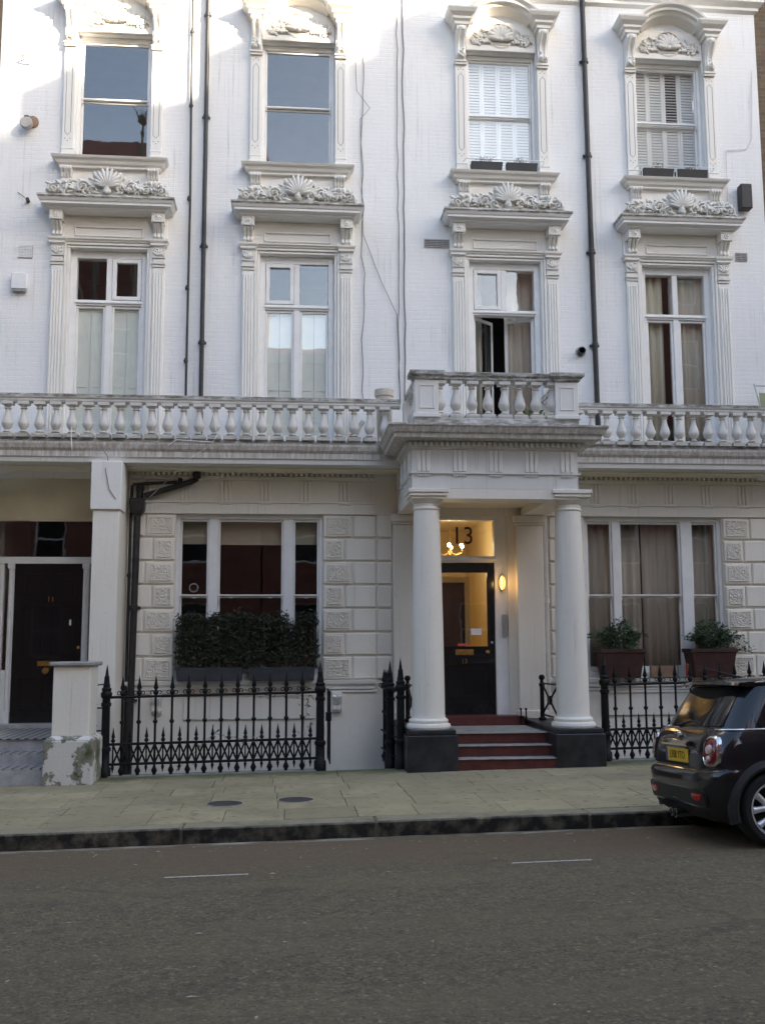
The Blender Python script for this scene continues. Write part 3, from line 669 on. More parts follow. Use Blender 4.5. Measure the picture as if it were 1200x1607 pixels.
# --- first-floor french windows with cornice and consoles
def shutter_leaf(mb, xa, xb, y, z0, z1):
    mb.box(xa, xb, y+.012, y+.03, z0, z1)
    for a, b in ((z0, z0+.12), (z0+1.05, z0+1.15), (z1-.10, z1)): mb.box(xa+.045, xb-.045, y, y+.012, a, b)
    mb.box(xa, xa+.045, y, y+.012, z0, z1).box(xb-.045, xb, y, y+.012, z0, z1)
def french_window(house, cx, mode, lab):
    yg = W+.13; x0, x1 = cx-.60, cx+.60; z0, z1 = 4.75, 8.02; zt = 7.12
    f = MB()
    f.box(x0, x0+.09, yg-.04, yg+.1, z0, z1).box(x1-.09, x1, yg-.04, yg+.1, z0, z1).box(x0+.09, x1-.09, yg-.04, yg+.1, z1-.12, z1)
    f.box(x0+.09, x1-.09, yg-.04, yg+.1, zt, zt+.09).box(x0+.07, x1-.07, yg-.065, yg+.0, zt+.03, zt+.06).box(cx-.045, cx+.045, yg-.035, yg+.1, zt+.09, z1-.12)
    if mode not in ('open',): f.box(cx-.05, cx+.05, yg-.035, yg+.1, z0, zt)
    win = f.build('french_window', 'joinery', house, bevel=.005); win['label'] = lab
    # top lights
    for sg, fr in ((-1, mode in ('shutR', 'open')), (1, mode == 'shutL')):
        a, b = sorted((cx+sg*.05, cx+sg*.505)); zl, zh = zt+.095, z1-.125
        if fr:
            s = MB(); w_ = .062
            s.box(a, a+w_, yg-.05, yg+.03, zl, zh).box(b-w_, b, yg-.05, yg+.03, zl, zh).box(a+w_, b-w_, yg-.05, yg+.03, zl, zl+w_).box(a+w_, b-w_, yg-.05, yg+.03, zh-w_, zh)
            s.build('top_light_frame', 'joinery', win, bevel=.006); a += w_; b -= w_; zl += w_; zh -= w_
        s = MB(); s.box(a, b, yg+.0, yg+.004, zl, zh); s.build('pane', 'glass', win)
    # door leaves
    for sg in (-1, 1):
        a, b = sorted((cx+sg*.052, cx+sg*.508)); zl, zh = z0, zt-.005
        s = MB(); e = .035
        if mode == 'open':
            e = .05
            ang = R(40 if sg < 0 else 30); hx = a if sg < 0 else b; dirx = math.cos(ang)*(-sg); L = b-a+.05
            def leafpt(u, w_, z): return (hx+dirx*u - sg*0, yg+.05+math.sin(ang)*u + w_, z)
            def leafbox(u0, u1, za, zb):
                s.loops([[leafpt(u0, -.02, z), leafpt(u1, -.02, z), leafpt(u1, .02, z), leafpt(u0, .02, z)] for z in (za, zb)])
            leafbox(0, e, zl, zh); leafbox(L-e, L, zl, zh); leafbox(e, L-e, zl, zl+.3); leafbox(e, L-e, zh-e, zh)
            s.build('door_leaf', 'joinery', win)
            s = MB(); s.loops([[leafpt(e, -.002, z), leafpt(L-e, -.002, z), leafpt(L-e, .002, z), leafpt(e, .002, z)] for z in (zl+.3, zh-e)]); s.build('pane', 'glass', win)
        else:
            s.box(a, a+e, yg-.01, yg+.04, zl, zh).box(b-e, b, yg-.01, yg+.04, zl, zh).box(a+e, b-e, yg-.01, yg+.04, zl, zl+.3).box(a+e, b-e, yg-.01, yg+.04, zh-e, zh)
            s.build('door_leaf', 'joinery', win, bevel=.004)
            s = MB(); s.box(a+e, b-e, yg+.013, yg+.017, zl+.3, zh-e); s.build('pane', 'glass', win)
        if mode in ('shutL', 'shutR'):
            s = MB(); xm = (a+b)/2; ys = yg+.045
            shutter_leaf(s, a-.02, xm-.003, ys, z0, zh+.03); shutter_leaf(s, xm+.003, b+.02, ys, z0, zh+.03)
            s.ball((xm+.05*sg*0+(.05 if sg > 0 else -.04), ys-.01, 5.62), .014, 8, 5)
            s.build('panelled_shutter', 'shutter', win)
    q = MB(); ry = W+.33
    q.add([(x0-.6,ry,z0-.1),(x1+.6,ry,z0-.1),(x1+.6,ry+2.2,z0-.1),(x0-.6,ry+2.2,z0-.1),(x0-.6,ry,z1+.3),(x1+.6,ry,z1+.3),(x1+.6,ry+2.2,z1+.3),(x0-.6,ry+2.2,z1+.3)], [(0,1,2,3),(7,6,5,4),(1,5,6,2),(2,6,7,3),(3,7,4,0)])
    q.build('room', 'dark', win)
    # architrave round the opening
    s = MB()
    for o, y0 in ((0, -.035), (.045, -.06)):
        for sg in (-1, 1):
            xa, xb = sorted((cx+sg*(.602+o), cx+sg*(.645+o))); s.box(xa, xb, W+y0, W+.01, z0+.05, 8.02+o)
        s.box(cx-.645-o, cx+.645+o, W+y0, W+.01, 8.022+o, 8.06+o)
    s.build('architrave', 'trim', win, bevel=.006)
    s = MB(); s.cornice(cx-.69, cx+.69, W-.05, W+.01, [(.0, 8.108), (.03, 8.12), (.03, 8.135), (.06, 8.15), (.06, 8.165), (0, 8.17)]); s.build('lintel_moulding', 'trim', win)
    s = MB(); s.box(cx-.92, cx+.92, W-.05, W+.01, 8.172, 8.56)
    pa = (cx-.54, cx+.54, 8.205, 8.37)
    for a, b, c, d in ((pa[0], pa[1], pa[2], pa[2]+.022), (pa[0], pa[1], pa[3]-.022, pa[3]), (pa[0], pa[0]+.022, pa[2]+.022, pa[3]-.022), (pa[1]-.022, pa[1], pa[2]+.022, pa[3]-.022)): s.box(a, b, W-.075, W-.049, c, d)
    s.build('frieze_panel', 'trim', win, bevel=.006)
    for sg in (-1, 1):
        xm = cx+sg*.79; xa, xb = xm-.095, xm+.095
        s = MB(); s.box(xa, xb, W-.06, W+.01, z0+.05, 7.72)
        for k in range(4):
            fx = xa+.029+.044*k; s.tube([(fx, W-.062, 5.05), (fx, W-.062, 7.64)], .0155, 6)
        s.box(xa-.008, xb+.008, W-.10, W, z0+.05, 4.95)
        s.build('fluted_pilaster', 'trim', win, bevel=.004)
        s = MB(); s.box(xa-.004, xb+.004, W-.075, W, 7.725, 7.77).box(xa-.012, xb+.012, W-.095, W, 7.772, 7.80).box(xa+.002, xb-.002, W-.07, W, 7.802, 7.87).box(xa-.004, xb+.004, W-.09, W, 7.873, 8.05)
        rs = random.Random(int(cx*100)+sg)
        for k in range(5): lobe(s, (xm, 7.90), math.pi/2+(k-2)*.45, .12, .035, W-.095, .018)
        for k in range(8): s.ball((xm+rs.uniform(-.07, .07), W-.095, 7.90+rs.uniform(0, .13)), (.022, .014, .016), 6, 4)
        s.build('capital', 'crest', win, smooth=35)
        s = MB(); s.cornice(xa, xb, W-.10, W+.0, [(.0, 8.052), (.03, 8.07), (.03, 8.10), (.055, 8.13), (.06, 8.16), (0, 8.168)]); s.build('capital_moulding', 'trim', win)
        s = MB(); s.box(xa+.005, xb-.005, W-.10, W-.04, 8.17, 8.40)
        for k in range(3):
            fx = xm+(k-1)*.058
            s.tube([(fx, W-.10, 8.18), (fx, W-.15, 8.20), (fx, W-.13, 8.26), (fx, W-.17, 8.33), (fx, W-.23, 8.395)], [.02, .025, .02, .025, .027], 7)
        s.build('console', 'trim', win, smooth=35)
        s = MB(); s.box(xa-.004, xb+.004, W-.27, W-.04, 8.402, 8.548)
        for k in range(6): a = k*math.pi/3; s.ball((xm+.033*math.cos(a), W-.272, 8.475+.033*math.sin(a)), (.02, .012, .02), 6, 4)
        s.ball((xm, W-.28, 8.475), .018, 6, 4)
        for sx in (-.07, .07):
            for sz in (8.425, 8.525): s.ball((xm+sx, W-.271, sz), (.016, .008, .016), 6, 4)
        s.build('rosette_block', 'trim', win, smooth=35)
    s = MB(); s.cornice(cx-.905, cx+.905, W-.285, W+.02, [(0, 8.55), (.02, 8.565), (.02, 8.585), (.05, 8.60), (.10, 8.61), (.10, 8.645), (.115, 8.655), (.14, 8.70), (.155, 8.715), (.155, 8.745), (-.05, 8.765)]); s.build('cornice', 'hoodledge', win)
    place_ornament('acanthus_crest', CR, cx, W-.27, 8.755, win, 'crest'); place_ornament('palmette', PAL, cx, W-.27, 8.755, win, 'crest')
    return win
DL = ['french window with closed shutters and framed top light beside the door bay', 'french window with closed shutters and one top light reflecting sky', 'french window with its leaves standing open', 'closed french window with full length drawn curtains']
FW = [french_window(HS[k], cx, ['shutL', 'shutR', 'open', 'plain'][k], DL[k]) for k, cx in enumerate(CW)]

def curtain(name, x0, x1, y, z0, z1, mat, lab, amp=.03, wl=.11, group=None, seed=0):
    rs = random.Random(seed); n = int((x1-x0)/.012); pts = []; ph = rs.uniform(0, 6)
    for k in range(n+1):
        x = x0+(x1-x0)*k/n; ph += .012/wl*2*math.pi*rs.uniform(.6, 1.4)*.7; pts.append((x, y+amp*math.sin(ph)*rs.uniform(.85, 1.05)))
    q = MB(); zs = [z0, z0+(z1-z0)*.5, z1]
    q.add([(x+.0, y_*1.0 if j < 2 else y+(y_-y)*.7, z) for j, z in enumerate(zs) for x, y_ in pts], [(j*(n+1)+i, j*(n+1)+i+1, (j+1)*(n+1)+i+1, (j+1)*(n+1)+i) for j in range(2) for i in range(n)])
    ob = q.build(name, mat, None, smooth=80); tag(ob, lab, 'curtain', group)
    md = ob.modifiers.new('thick', 'SOLIDIFY'); md.thickness = .003
    return ob
cx = CW[2]; curtain('curtain', cx-.62, cx-.30, W+.50, 4.8, 8.0, 'curtain2', 'pale curtain behind the open leaves of the porch french window, side of the drainpipe-free pilaster', seed=1)
curtain('curtain', cx+.06, cx+.62, W+.40, 4.8, 8.0, 'curtain', 'taupe curtain hanging in the porch french window, side of the wall drainpipe', seed=2)
cx = CW[3]; curtain('curtain', cx-.60, cx-.16, W+.26, 4.8, 8.0, 'curtain2', 'greenish curtain in the closed french window, wider gap beside the mullion', seed=3)
curtain('curtain', cx-.05, cx+.60, W+.26, 4.8, 8.0, 'curtain', 'taupe curtain filling the other half of the closed french window', seed=4)

# --- ground floor tripartite windows
def tri_window(house, hole, mull, lab):
    x0, x1, z0, z1 = hole; yg = W+.1; zm = 2.51
    f = MB(); f.box(x0, x0+.06, yg-.04, yg+.14, z0, z1).box(x1-.06, x1, yg-.04, yg+.14, z0, z1).box(x0+.06, x1-.06, yg-.04, yg+.14, z1-.07, z1).box(x0+.06, x1-.06, yg-.04, yg+.14, z0, z0+.08)
    for a, b in mull: f.box(a-.01, b+.01, yg-.04, yg+.14, z0+.08, z1-.07)
    win = f.build('tripartite_window', 'joinery', house, bevel=.006); win['label'] = lab
    edges = [x0+.06] + [e for a, b in mull for e in (a-.01, b+.01)] + [x1-.06]
    for k in range(3):
        a, b = edges[2*k]+.001, edges[2*k+1]-.001; s = MB(); e = .028
        s.box(a, a+e, yg, yg+.045, zm, z1-.072).box(b-e, b, yg, yg+.045, zm, z1-.072).box(a+e, b-e, yg, yg+.045, z1-.105, z1-.072).box(a, b, yg-.008, yg+.045, zm-.022, zm)
        s.box(a, a+e, yg+.05, yg+.09, z0+.08, zm).box(b-e, b, yg+.05, yg+.09, z0+.08, zm).box(a+e, b-e, yg+.05, yg+.09, z0+.08, z0+.16).box(a+e, b-e, yg+.05, yg+.09, zm-.05, zm-.024)
        for sx in (a+.014, b-.014): s.prism_y([(sx-.013, zm-.022), (sx+.013, zm-.022), (sx+.006, zm-.09), (sx-.006, zm-.09)], yg+.002, yg+.04)
        s.build('sash', 'joinery', win, bevel=.003)
        s = MB(); s.box(a+e, b-e, yg+.02, yg+.024, zm, z1-.105); s.build('pane', 'glass', win)
        s = MB(); s.box(a+e, b-e, yg+.068, yg+.072, z0+.16, zm-.05); s.build('pane', 'glass', win)
        for fx in ((a+b)/2,) if k != 1 else (a+.2, b-.2):
            s = MB(); s.tube([(fx+.035*math.cos(t), yg-.012, zm-.028+.028*math.sin(t)) for t in [math.pi+math.pi*i/8 for i in range(9)]], .005, 5); s.build('sash_lift', 'whiteplastic', win)
    q = MB(); ry = W+.31
    q.add([(x0-.5,ry,z0-.5),(x1+.5,ry,z0-.5),(x1+.5,ry+3,z0-.5),(x0-.5,ry+3,z0-.5),(x0-.5,ry,z1+.3),(x1+.5,ry,z1+.3),(x1+.5,ry+3,z1+.3),(x0-.5,ry+3,z1+.3)], [(0,1,2,3),(7,6,5,4),(1,5,6,2),(2,6,7,3),(3,7,4,0)])
    q.build('room', 'dark', win)
    return win, edges
TL, eL = tri_window(H11, GL, [(-1.21, -1.08), (-.05, .09)], 'three part sash window with beige blinds and leafy window box')
TR, eR = tri_window(H13, GR, [(5.25, 5.36), (6.40, 6.56)], 'three part sash window with drawn taupe curtains')
for k in range(3):
    a, b = eL[2*k]-.02, eL[2*k+1]+.02; zb = 3.34 if k != 1 else 3.33
    q = MB(); q.box(a, b, W+.34, W+.345, zb, 3.72).box(a, b, W+.332, W+.352, zb-.02, zb); bl = q.build('roller_blind', 'blind', None)
    tag(bl, ['beige roller blind in the narrow sash next to the black drainpipe', 'wide beige roller blind in the middle sash above the hedge', 'beige roller blind in the narrow sash towards the porch'][k], 'blind', 'roller blinds')
tag(MB().lathe([(.07, 0), (.075, .01), (.06, .015), (.055, .0)], (-1.45, W+.19, 2.62), 20, 'y').build('window_fan', 'greyplastic', None), 'small round vent fan in the narrow sash beside the drainpipe', 'vent')
curtain('curtain', 4.72, 5.28, W+.36, 1.25, 3.75, 'curtain', 'taupe curtain in the narrow sash beside the porch', seed=6)
curtain('curtain', 5.26, 5.79, W+.37, 1.25, 3.75, 'curtain', 'taupe curtain in the middle sash, half nearer the porch', seed=7)
curtain('curtain', 5.83, 6.5, W+.37, 1.25, 3.75, 'curtain', 'taupe curtain in the middle sash, half farther from the porch', seed=8)
curtain('curtain', 6.48, 7.1, W+.36, 1.25, 3.75, 'curtain', 'taupe curtain in the narrow sash behind the far red planter', seed=9)

# --- rusticated blocks, sill band, frieze
VP = {}
def vermic_panel(x, z, wd, ht, parent, var):
    from mathutils import noise as mn
    key = (round(wd, 3), var)
    if key not in VP:
        q = MB(); nx, nz = int(wd/.0068), int(ht/.0068); vs = []
        for j in range(nz+1):
            for i in range(nx+1):
                u, w_ = -wd/2+wd*i/nx, -ht/2+ht*j/nz
                p = Vector((u*38+var*7.3, w_*38, var*3.1)); p += Vector((mn.noise(p*.7), mn.noise(p*.7+Vector((9, 2, 4))), 0))*.9
                worm = abs(mn.noise(p)); hgt = .022*min(1., worm/.15)
                edge = min(i, nx-i, j, nz-j); hgt = .022 if edge < 2 else hgt
                vs.append((u, -hgt if edge else .012, w_))
        q.add(vs, [(j*(nx+1)+i, j*(nx+1)+i+1, (j+1)*(nx+1)+i+1, (j+1)*(nx+1)+i) for j in range(nz) for i in range(nx)])
        ob = q.build('vermiculated_panel', 'stucco', parent, smooth=75); VP[key] = (ob, WO[ob].copy())
    else:
        ob = VP[key][0].copy(); COL.objects.link(ob); ob.parent = parent
    w = VP[key][1]+Vector((x, W-.045, z)); ob.location = w-WO[parent]; WO[ob] = w
def quoins(wallob, xedge, sgn, xend, z0=1.19, n=7, h=.3675):
    for k in range(n):
        zt = 3.76-h*k; zb = zt-h; wd = .44 if k % 2 == 0 else .32
        a, b = sorted((xedge, xedge+sgn*wd))
        q = MB(); q.box(a, b, W-.045, W+.01, zb+.016, zt-.016); q.build('rusticated_block', 'stucco', wallob, bevel=.012)
        vermic_panel((a+b)/2, (zb+zt)/2, b-a-.09, h-.11, wallob, k % 3)
        c, d = sorted((xedge+sgn*(wd+.025), xend))
        if d-c > .1:
            q = MB(); q.box(c, d, W-.04, W+.01, zb+.016, zt-.016); q.build('rusticated_block', 'stucco', wallob, bevel=.014)
quoins(w11g, GL[0]-.01, -1, -2.44); quoins(w11g, GL[1]+.01, 1, XM-.01)
quoins(w13g, GR[0]-.01, -1, 4.18); quoins(w13g, GR[1]+.01, 1, XR-.02)
for k in range(7):
    zt = 3.76-.3675*k; q = MB(); q.box(XM+.01, 1.64, W-.04, W+.01, zt-.3515, zt-.016); q.build('rusticated_block', 'stucco', w13g, bevel=.014)
for h, wl, a, b in ((H11, w11g, -2.45, XM), (H13, w13g, 4.10, XR)):
    q = MB(); q.cornice(a+.08, b-.08 if b == XM else b, W-.02, W+.01, [(.03, 1.05), (.03, 1.10), (.07, 1.13), (.08, 1.18), (.03, 1.186)]); q.build('sill_band', 'trim', wl)
    q = MB(); q.box(a, b-.002, W-.03, W+.01, 1.0, 1.03); q.build('plinth_moulding', 'trim', wl)
    q = MB(); q.box(a, b-.002, W-.055, W+.01, 3.765, 3.93).box(a, b-.002, W-.075, W, 3.933, 3.965); q.build('architrave_band', 'stucco', wl)
    x = a+.25
    while x < b-.2:                                                  # triglyphs of the frieze with guttae
        q = MB()
        for k in range(3): q.box(x-.085+.06*k, x-.04+.06*k, W-.03, W+.005, 3.967, 4.28)
        q.box(x-.095, x+.095, W-.07, W, 3.905, 3.93) ; q.build('triglyph', 'stucco', wl, bevel=.008); x += .62
    q = MB(); x = a+.02
    while x < b-.05: q.box(x, x+.045, W-.10, W+.005, 4.36, 4.42); x += .082
    stuff(q.build('dentil_band', 'stucco', wl))
    q = MB(); q.box(a, b-.002, W-.06, W+.01, 4.30, 4.355); q.build('bed_moulding', 'stucco', wl)
# sill brackets below the window band
def small_console(x, house, par):
    q = MB(); 
    q.prism_x([(W, .70), (W-.06, .70), (W-.09, .74), (W-.08, .80), (W-.11, .86), (W-.15, .92), (W-.15, 1.0), (W, 1.0)], x-.075, x+.075)
    for dx in (-.04, .04): q.tube([(x+dx, W-.07, .71), (x+dx, W-.10, .75), (x+dx, W-.09, .81), (x+dx, W-.13, .88), (x+dx, W-.16, .95)], [.02, .025, .018, .024, .03], 6)
    q.build('sill_bracket', 'trim', par, smooth=35)
for x in (-1.95, .78): small_console(x, H11, w11g)
for x in (4.62, 7.3): small_console(x, H13, w13g)
for wl, a, b in ((w11g, -1.55, .45), (w13g, 4.95, 6.9)):
    q = MB(); q.box(a, b, W-.03, W+.01, .60, .98).box(a+.02, b-.02, W-.05, W-.02, .95, .985); q.build('basement_lintel', 'stucco', wl, bevel=.006)

# --- balcony
BAL_PROF = [(.055, 4.81), (.055, 4.84), (.03, 4.87), (.048, 4.885), (.032, 4.90), (.024, 4.915), (.046, 4.95), (.063, 4.995), (.062, 5.03), (.048, 5.09), (.034, 5.15), (.028, 5.20), (.028, 5.225), (.044, 5.24), (.030, 5.255), (.034, 5.27), (.055, 5.30)]
BASEZ = 4.80
bal_mesh = {}
def baluster(x, y, parent, dz=0.):
    if 'm' not in bal_mesh:
        q = MB(); q.box(-.098, .098, -.09, .09, 4.802, 4.858); q.lathe([(r_*1.27, h_) for r_, h_ in BAL_PROF if h_ >= 4.87] , (0, 0, 0), 14); q.box(-.083, .083, -.083, .083, 5.295, 5.338)
        ob = q.build('baluster', 'balupaint', None, smooth=50); bal_mesh['m'] = (ob, WO[ob].copy()); first = True
        c = ob
    else: c = bal_mesh['m'][0].copy(); COL.objects.link(c)
    c.parent = parent; w = bal_mesh['m'][1]+Vector((x, y, dz)); c.location = w-WO[parent]; WO[c] = w
    c.rotation_euler = (0, 0, random.uniform(-.05, .05)); return c
YB = 15.5
def balcony(house, a, b, lab, nx):
    s = MB()
    s.loops([[(a, W+.02, z), (a, YB-o, z), (b, YB-o, z), (b, W+.02, z)] for o, z in [(-.14, 4.43), (.02, 4.44), (.03, 4.50), (.055, 4.52), (.06, 4.60), (.095, 4.64), (.12, 4.70), (.125, 4.735), (.02, 4.745), (.015, 4.80)]])
    bal = s.build('balcony', 'ledge', house); bal['label'] = lab
    s = MB(); s.box(a, b, YB+.22, W-.005, 4.405, 4.428); s.build('soffit', 'ceiling', bal)
    s = MB(); s.loops([[(a, YB+.10, z), (a, YB-o, z), (b, YB-o, z), (b, YB+.10, z)] for o, z in [(.06, 5.34), (.075, 5.36), (.075, 5.385), (.095, 5.40), (.10, 5.455), (.04, 5.47)]]); s.build('handrail', 'ledge', bal)
    for x in nx: baluster(x, YB, bal)
    return bal
B11 = balcony(H11, XL, 1.72, 'long balcony of turned balusters over number eleven', [-4.62+.2345*k for k in range(27)])
B13 = balcony(H13, 4.30, XR, 'short run of balcony balusters beside the porch', [4.50+.2345*k for k in range(15)])
s = MB(); s.box(1.722, 4.298, YB+.02, W+.02, 4.44, 4.80); s.build('balcony_floor', 'ledge', H13)

# --- porch of number thirteen
PC = 2.93; YP = 14.22                       # centre, frieze plane
fx0, fx1 = PC-1.19, PC+1.19
s = MB()
s.loops([[(fx0-o, W, z), (fx0-o, YP-o, z), (fx1+o, YP-o, z), (fx1+o, W, z)] for o, z in [(0, 3.90), (0, 4.10), (.03, 4.11), (.03, 4.13), (0, 4.135), (0, 4.45), (.05, 4.47), (.05, 4.555), (.10, 4.57), (.27, 4.58), (.28, 4.63), (.31, 4.65), (.34, 4.71), (.36, 4.735), (.36, 4.76), (.10, 4.80)]])
# a real ceiling: hollow underside is shown by a recessed soffit panel below
porch = s.build('porch', 'ledge', H13); porch['label'] = 'projecting columned porch with triglyph frieze and balustrade'
# beams below the entablature leave a shallow coffer
s = MB(); s.box(fx0+.001, fx1-.001, YP+.002, YP+.40, 3.76, 3.899).box(fx0+.001, fx0+.40, YP+.402, W-.05, 3.76, 3.899).box(fx1-.40, fx1-.001, YP+.402, W-.05, 3.76, 3.899)
s.build('beam', 'stucco', porch)
s = MB(); s.box(fx0+.402, fx1-.402, YP+.402, W-.05, 3.885, 3.898); s.build('porch_ceiling', 'ceiling', porch)
for k in range(5):
    x = fx0+.16+(fx1-fx0-.32)*k/4; q = MB()
    for j in range(3): q.box(x-.095+.068*j, x-.042+.068*j, YP-.028, YP+.01, 4.137, 4.445)
    for j in range(6): q.box(x-.094+.0335*j, x-.075+.0335*j, YP-.03, YP+.01, 4.07, 4.098)
    q.build('triglyph', 'trim', porch, bevel=.006)
for k in range(4):
    y = YP+.2+.5*k
    for sx in (-1, 1):
        q = MB(); xx = fx0 if sx < 0 else fx1
        for j in range(3):
            y0 = y-.095+.068*j; a, b = sorted((xx-sx*.01, xx+sx*.028)); q.box(a, b, y0, y0+.053, 4.137, 4.445)
        for j in range(6): a, b = sorted((xx-sx*.01, xx+sx*.03)); q.box(a, b, y-.094+.0335*j, y-.075+.0335*j, 4.07, 4.098)
        q.build('triglyph', 'trim', porch, bevel=.006)
q = MB(); x = fx0-.06
while x < fx1+.02: q.box(x, x+.04, YP-.10, YP-.04, 4.49, 4.55); x += .0755
y = YP-.02
while y < YB-.1:
    q.box(fx0-.10, fx0-.04, y, y+.04, 4.49, 4.55); q.box(fx1+.04, fx1+.10, y, y+.04, 4.49, 4.55); y += .0755
stuff(q.build('dentil_band', 'trim', porch))
# balustrade on the porch: base, piers, rail
y0b = YP-.10
s = MB(); s.loops([[(PC-1.17, YB-.1, z), (PC-1.17, y0b-.09, z), (PC+1.17, y0b-.09, z), (PC+1.17, YB-.1, z)] for z in (4.79, 4.875)]); s.build('balustrade_base', 'ledge', porch)
PZ = .075
for sx in (-1, 1):
    xm = PC+sx*1.0
    s = MB(); s.box(xm-.19, xm+.19, y0b-.13, y0b+.13, 4.877, 4.93).box(xm-.165, xm+.165, y0b-.105, y0b+.105, 4.93, 5.41)
    a, b, c, d = xm-.105, xm+.105, 5.0, 5.34; yy = y0b-.106
    s.box(a, b, yy-.010, yy+.001, c, c+.018).box(a, b, yy-.010, yy+.001, d-.018, d).box(a, a+.018, yy-.010, yy+.001, c+.018, d-.018).box(b-.018, b, yy-.010, yy+.001, c+.018, d-.018)
    s.build('balustrade_pier', 'trim', porch, bevel=.004)
    s = MB(); s.loops([[(xm-.165-o, y0b+.105+o, z), (xm-.165-o, y0b-.105-o, z), (xm+.165+o, y0b-.105-o, z), (xm+.165+o, y0b+.105+o, z)] for o, z in [(.0, 5.412), (.03, 5.43), (.03, 5.455), (.075, 5.48), (.08, 5.53), (.02, 5.55)]]); s.build('pier_cap', 'ledge', porch)
    s = MB(); xs_ = PC+sx*1.06
    s.box(xs_-.09, xs_+.09, y0b+.14, YB-.1, 5.425, 5.52); s.build('side_rail', 'ledge', porch, bevel=.01)
    for k in range(4): baluster(xs_, y0b+.30+.25*k, porch, .08)
    s = MB(); s.box(xs_-.11, xs_+.11, YB-.16, YB+.06, 4.877, 5.42); s.build('balustrade_pier', 'trim', porch, bevel=.008)
s = MB(); s.loops([[(PC-.825, y0b+.09, z), (PC-.825, y0b-.08-o, z), (PC+.825, y0b-.08-o, z), (PC+.825, y0b+.09, z)] for o, z in [(0, 5.412), (.015, 5.43), (.015, 5.46), (.035, 5.48), (.04, 5.525), (.0, 5.54)]]); s.build('handrail', 'ledge', porch)
for k in range(8): baluster(PC-.805+.23*k, y0b, porch, .075)
# columns, plinths
for k, xm in enumerate((1.97, 4.02)):
    q = MB(); yc = YP+.24
    prof = [(.30, .572), (.31, .60), (.30, .635), (.265, .65), (.27, .66), (.275, .685), (.26, .705), (.238, .715), (.232, .74)]
    for t in range(0, 11): u = t/10; prof.append((.228-.045*u**1.6, .78+2.83*u))
    prof += [(.195, 3.615), (.20, 3.63), (.195, 3.645), (.183, 3.65), (.183, 3.70), (.20, 3.71), (.215, 3.735), (.245, 3.77), (.25, 3.79)]
    q.lathe(prof, (xm, yc, 0), 40); col = q.build('column', 'stucco', porch, smooth=30)
    q = MB(); q.box(xm-.265, xm+.265, yc-.265, yc+.265, 3.792, 3.84).box(xm-.285, xm+.285, yc-.285, yc+.285, 3.84, 3.897) ; q.build('abacus', 'stucco', porch, bevel=.008)
    q = MB(); q.box(xm-.34, xm+.36, yc-.34, W-.06, -.3, .50).box(xm-.315, xm+.335, yc-.315, W-.06, .50, .571); q.build('plinth', 'plinth', porch, bevel=.012)
for xa, xb in ((1.66, 1.99), (3.62, 4.05)):
    q = MB(); q.box(xa, xb, W-.14, W+.01, .575, 3.60).box(xa-.02, xb+.02, W-.17, W, .572, .70)
    q.box(xa-.02, xb+.02, W-.165, W, 3.602, 3.64).box(xa-.035, xb+.035, W-.185, W, 3.642, 3.757); q.build('pilaster', 'stucco', porch, bevel=.012)
# steps and landing
st = MB(); st.box(2.33, 3.67, 14.67, W-.02, -.3, .485); steps = st.build('entrance_steps', 'stone', H13)
zz = [.03+.152*k for k in range(4)]
for k in range(3):
    yy = 14.14+.25*k; x0, x1 = 2.325, 3.72-.0*k
    q = MB(); q.box(x0, x1, yy+.012, yy+.30, zz[k]-.3 if k == 0 else zz[k], zz[k+1]-.016); q.build('riser', 'redstep', steps, bevel=.003)
    q = MB(); q.box(x0, x1, yy-.012, yy+.31 if k < 2 else yy+.2, zz[k+1]-.014, zz[k+1]); q.build('tread', 'stone', steps, bevel=.006)
q = MB(); q.box(2.20, 3.66, 15.92, W+.25, .486, .625); q.build('threshold', 'redstep', steps, bevel=.004)
# --- door 13
yd = W+.10
f = MB(); a, b = D13[0], D13[1]
f.box(a, a+.16, yd-.05, yd+.12, .62, 3.76).box(b-.20, b, yd-.05, yd+.12, .62, 3.76).box(a+.16, b-.20, yd-.05, yd+.12, 3.70, 3.76).box(a+.16, b-.20, yd-.05, yd+.12, 3.02, 3.12).box(a+.14, b-.18, yd-.075, yd-.045, 3.05, 3.09)
f.box(b-.20, b, yd-.065, yd-.052, .62, .92)
fr13 = f.build('door_frame', 'joinery', H13, bevel=.008)
q = MB(); q.box(a+.16, b-.20, yd+.0, yd+.004, 3.12, 3.70); q.build('fanlight_pane', 'glass', fr13)
dx0, dx1 = a+.162, b-.202; zb, zt_ = .63, 3.015
d = MB(); gz0, gz1 = 1.69, 2.86; gx0, gx1 = dx0+.12, dx1-.115
d.box(dx0, gx0, yd, yd+.05, zb, zt_).box(gx1, dx1, yd, yd+.05, zb, zt_).box(gx0, gx1, yd, yd+.05, gz1, zt_).box(gx0, gx1, yd, yd+.05, zb, gz0)
d.box(dx0+.02, dx1-.02, yd-.008, yd, zb+.01, zb+.20)
for a_, b_2, c_, d_ in ((dx0+.14, dx1-.14, .90, .92), (dx0+.14, dx1-.14, 1.38, 1.40), (dx0+.14, dx0+.16, .92, 1.38), (dx1-.16, dx1-.14, .92, 1.38)): d.box(a_, b_2, yd-.006, yd, c_, d_)
door = d.build('front_door', 'blackdoor', H13, bevel=.004); door['label'] = 'black half glazed front door of number thirteen'
q = MB(); q.box(gx0, gx1, yd+.02, yd+.024, gz0, gz1); q.build('pane', 'glass', door)
q = MB(); q.box(2.66, 2.95, yd-.012, yd-.0005, 1.555, 1.645).box(2.69, 2.92, yd-.02, yd-.011, 1.58, 1.62); q.build('letterbox', 'brass', door, bevel=.004)
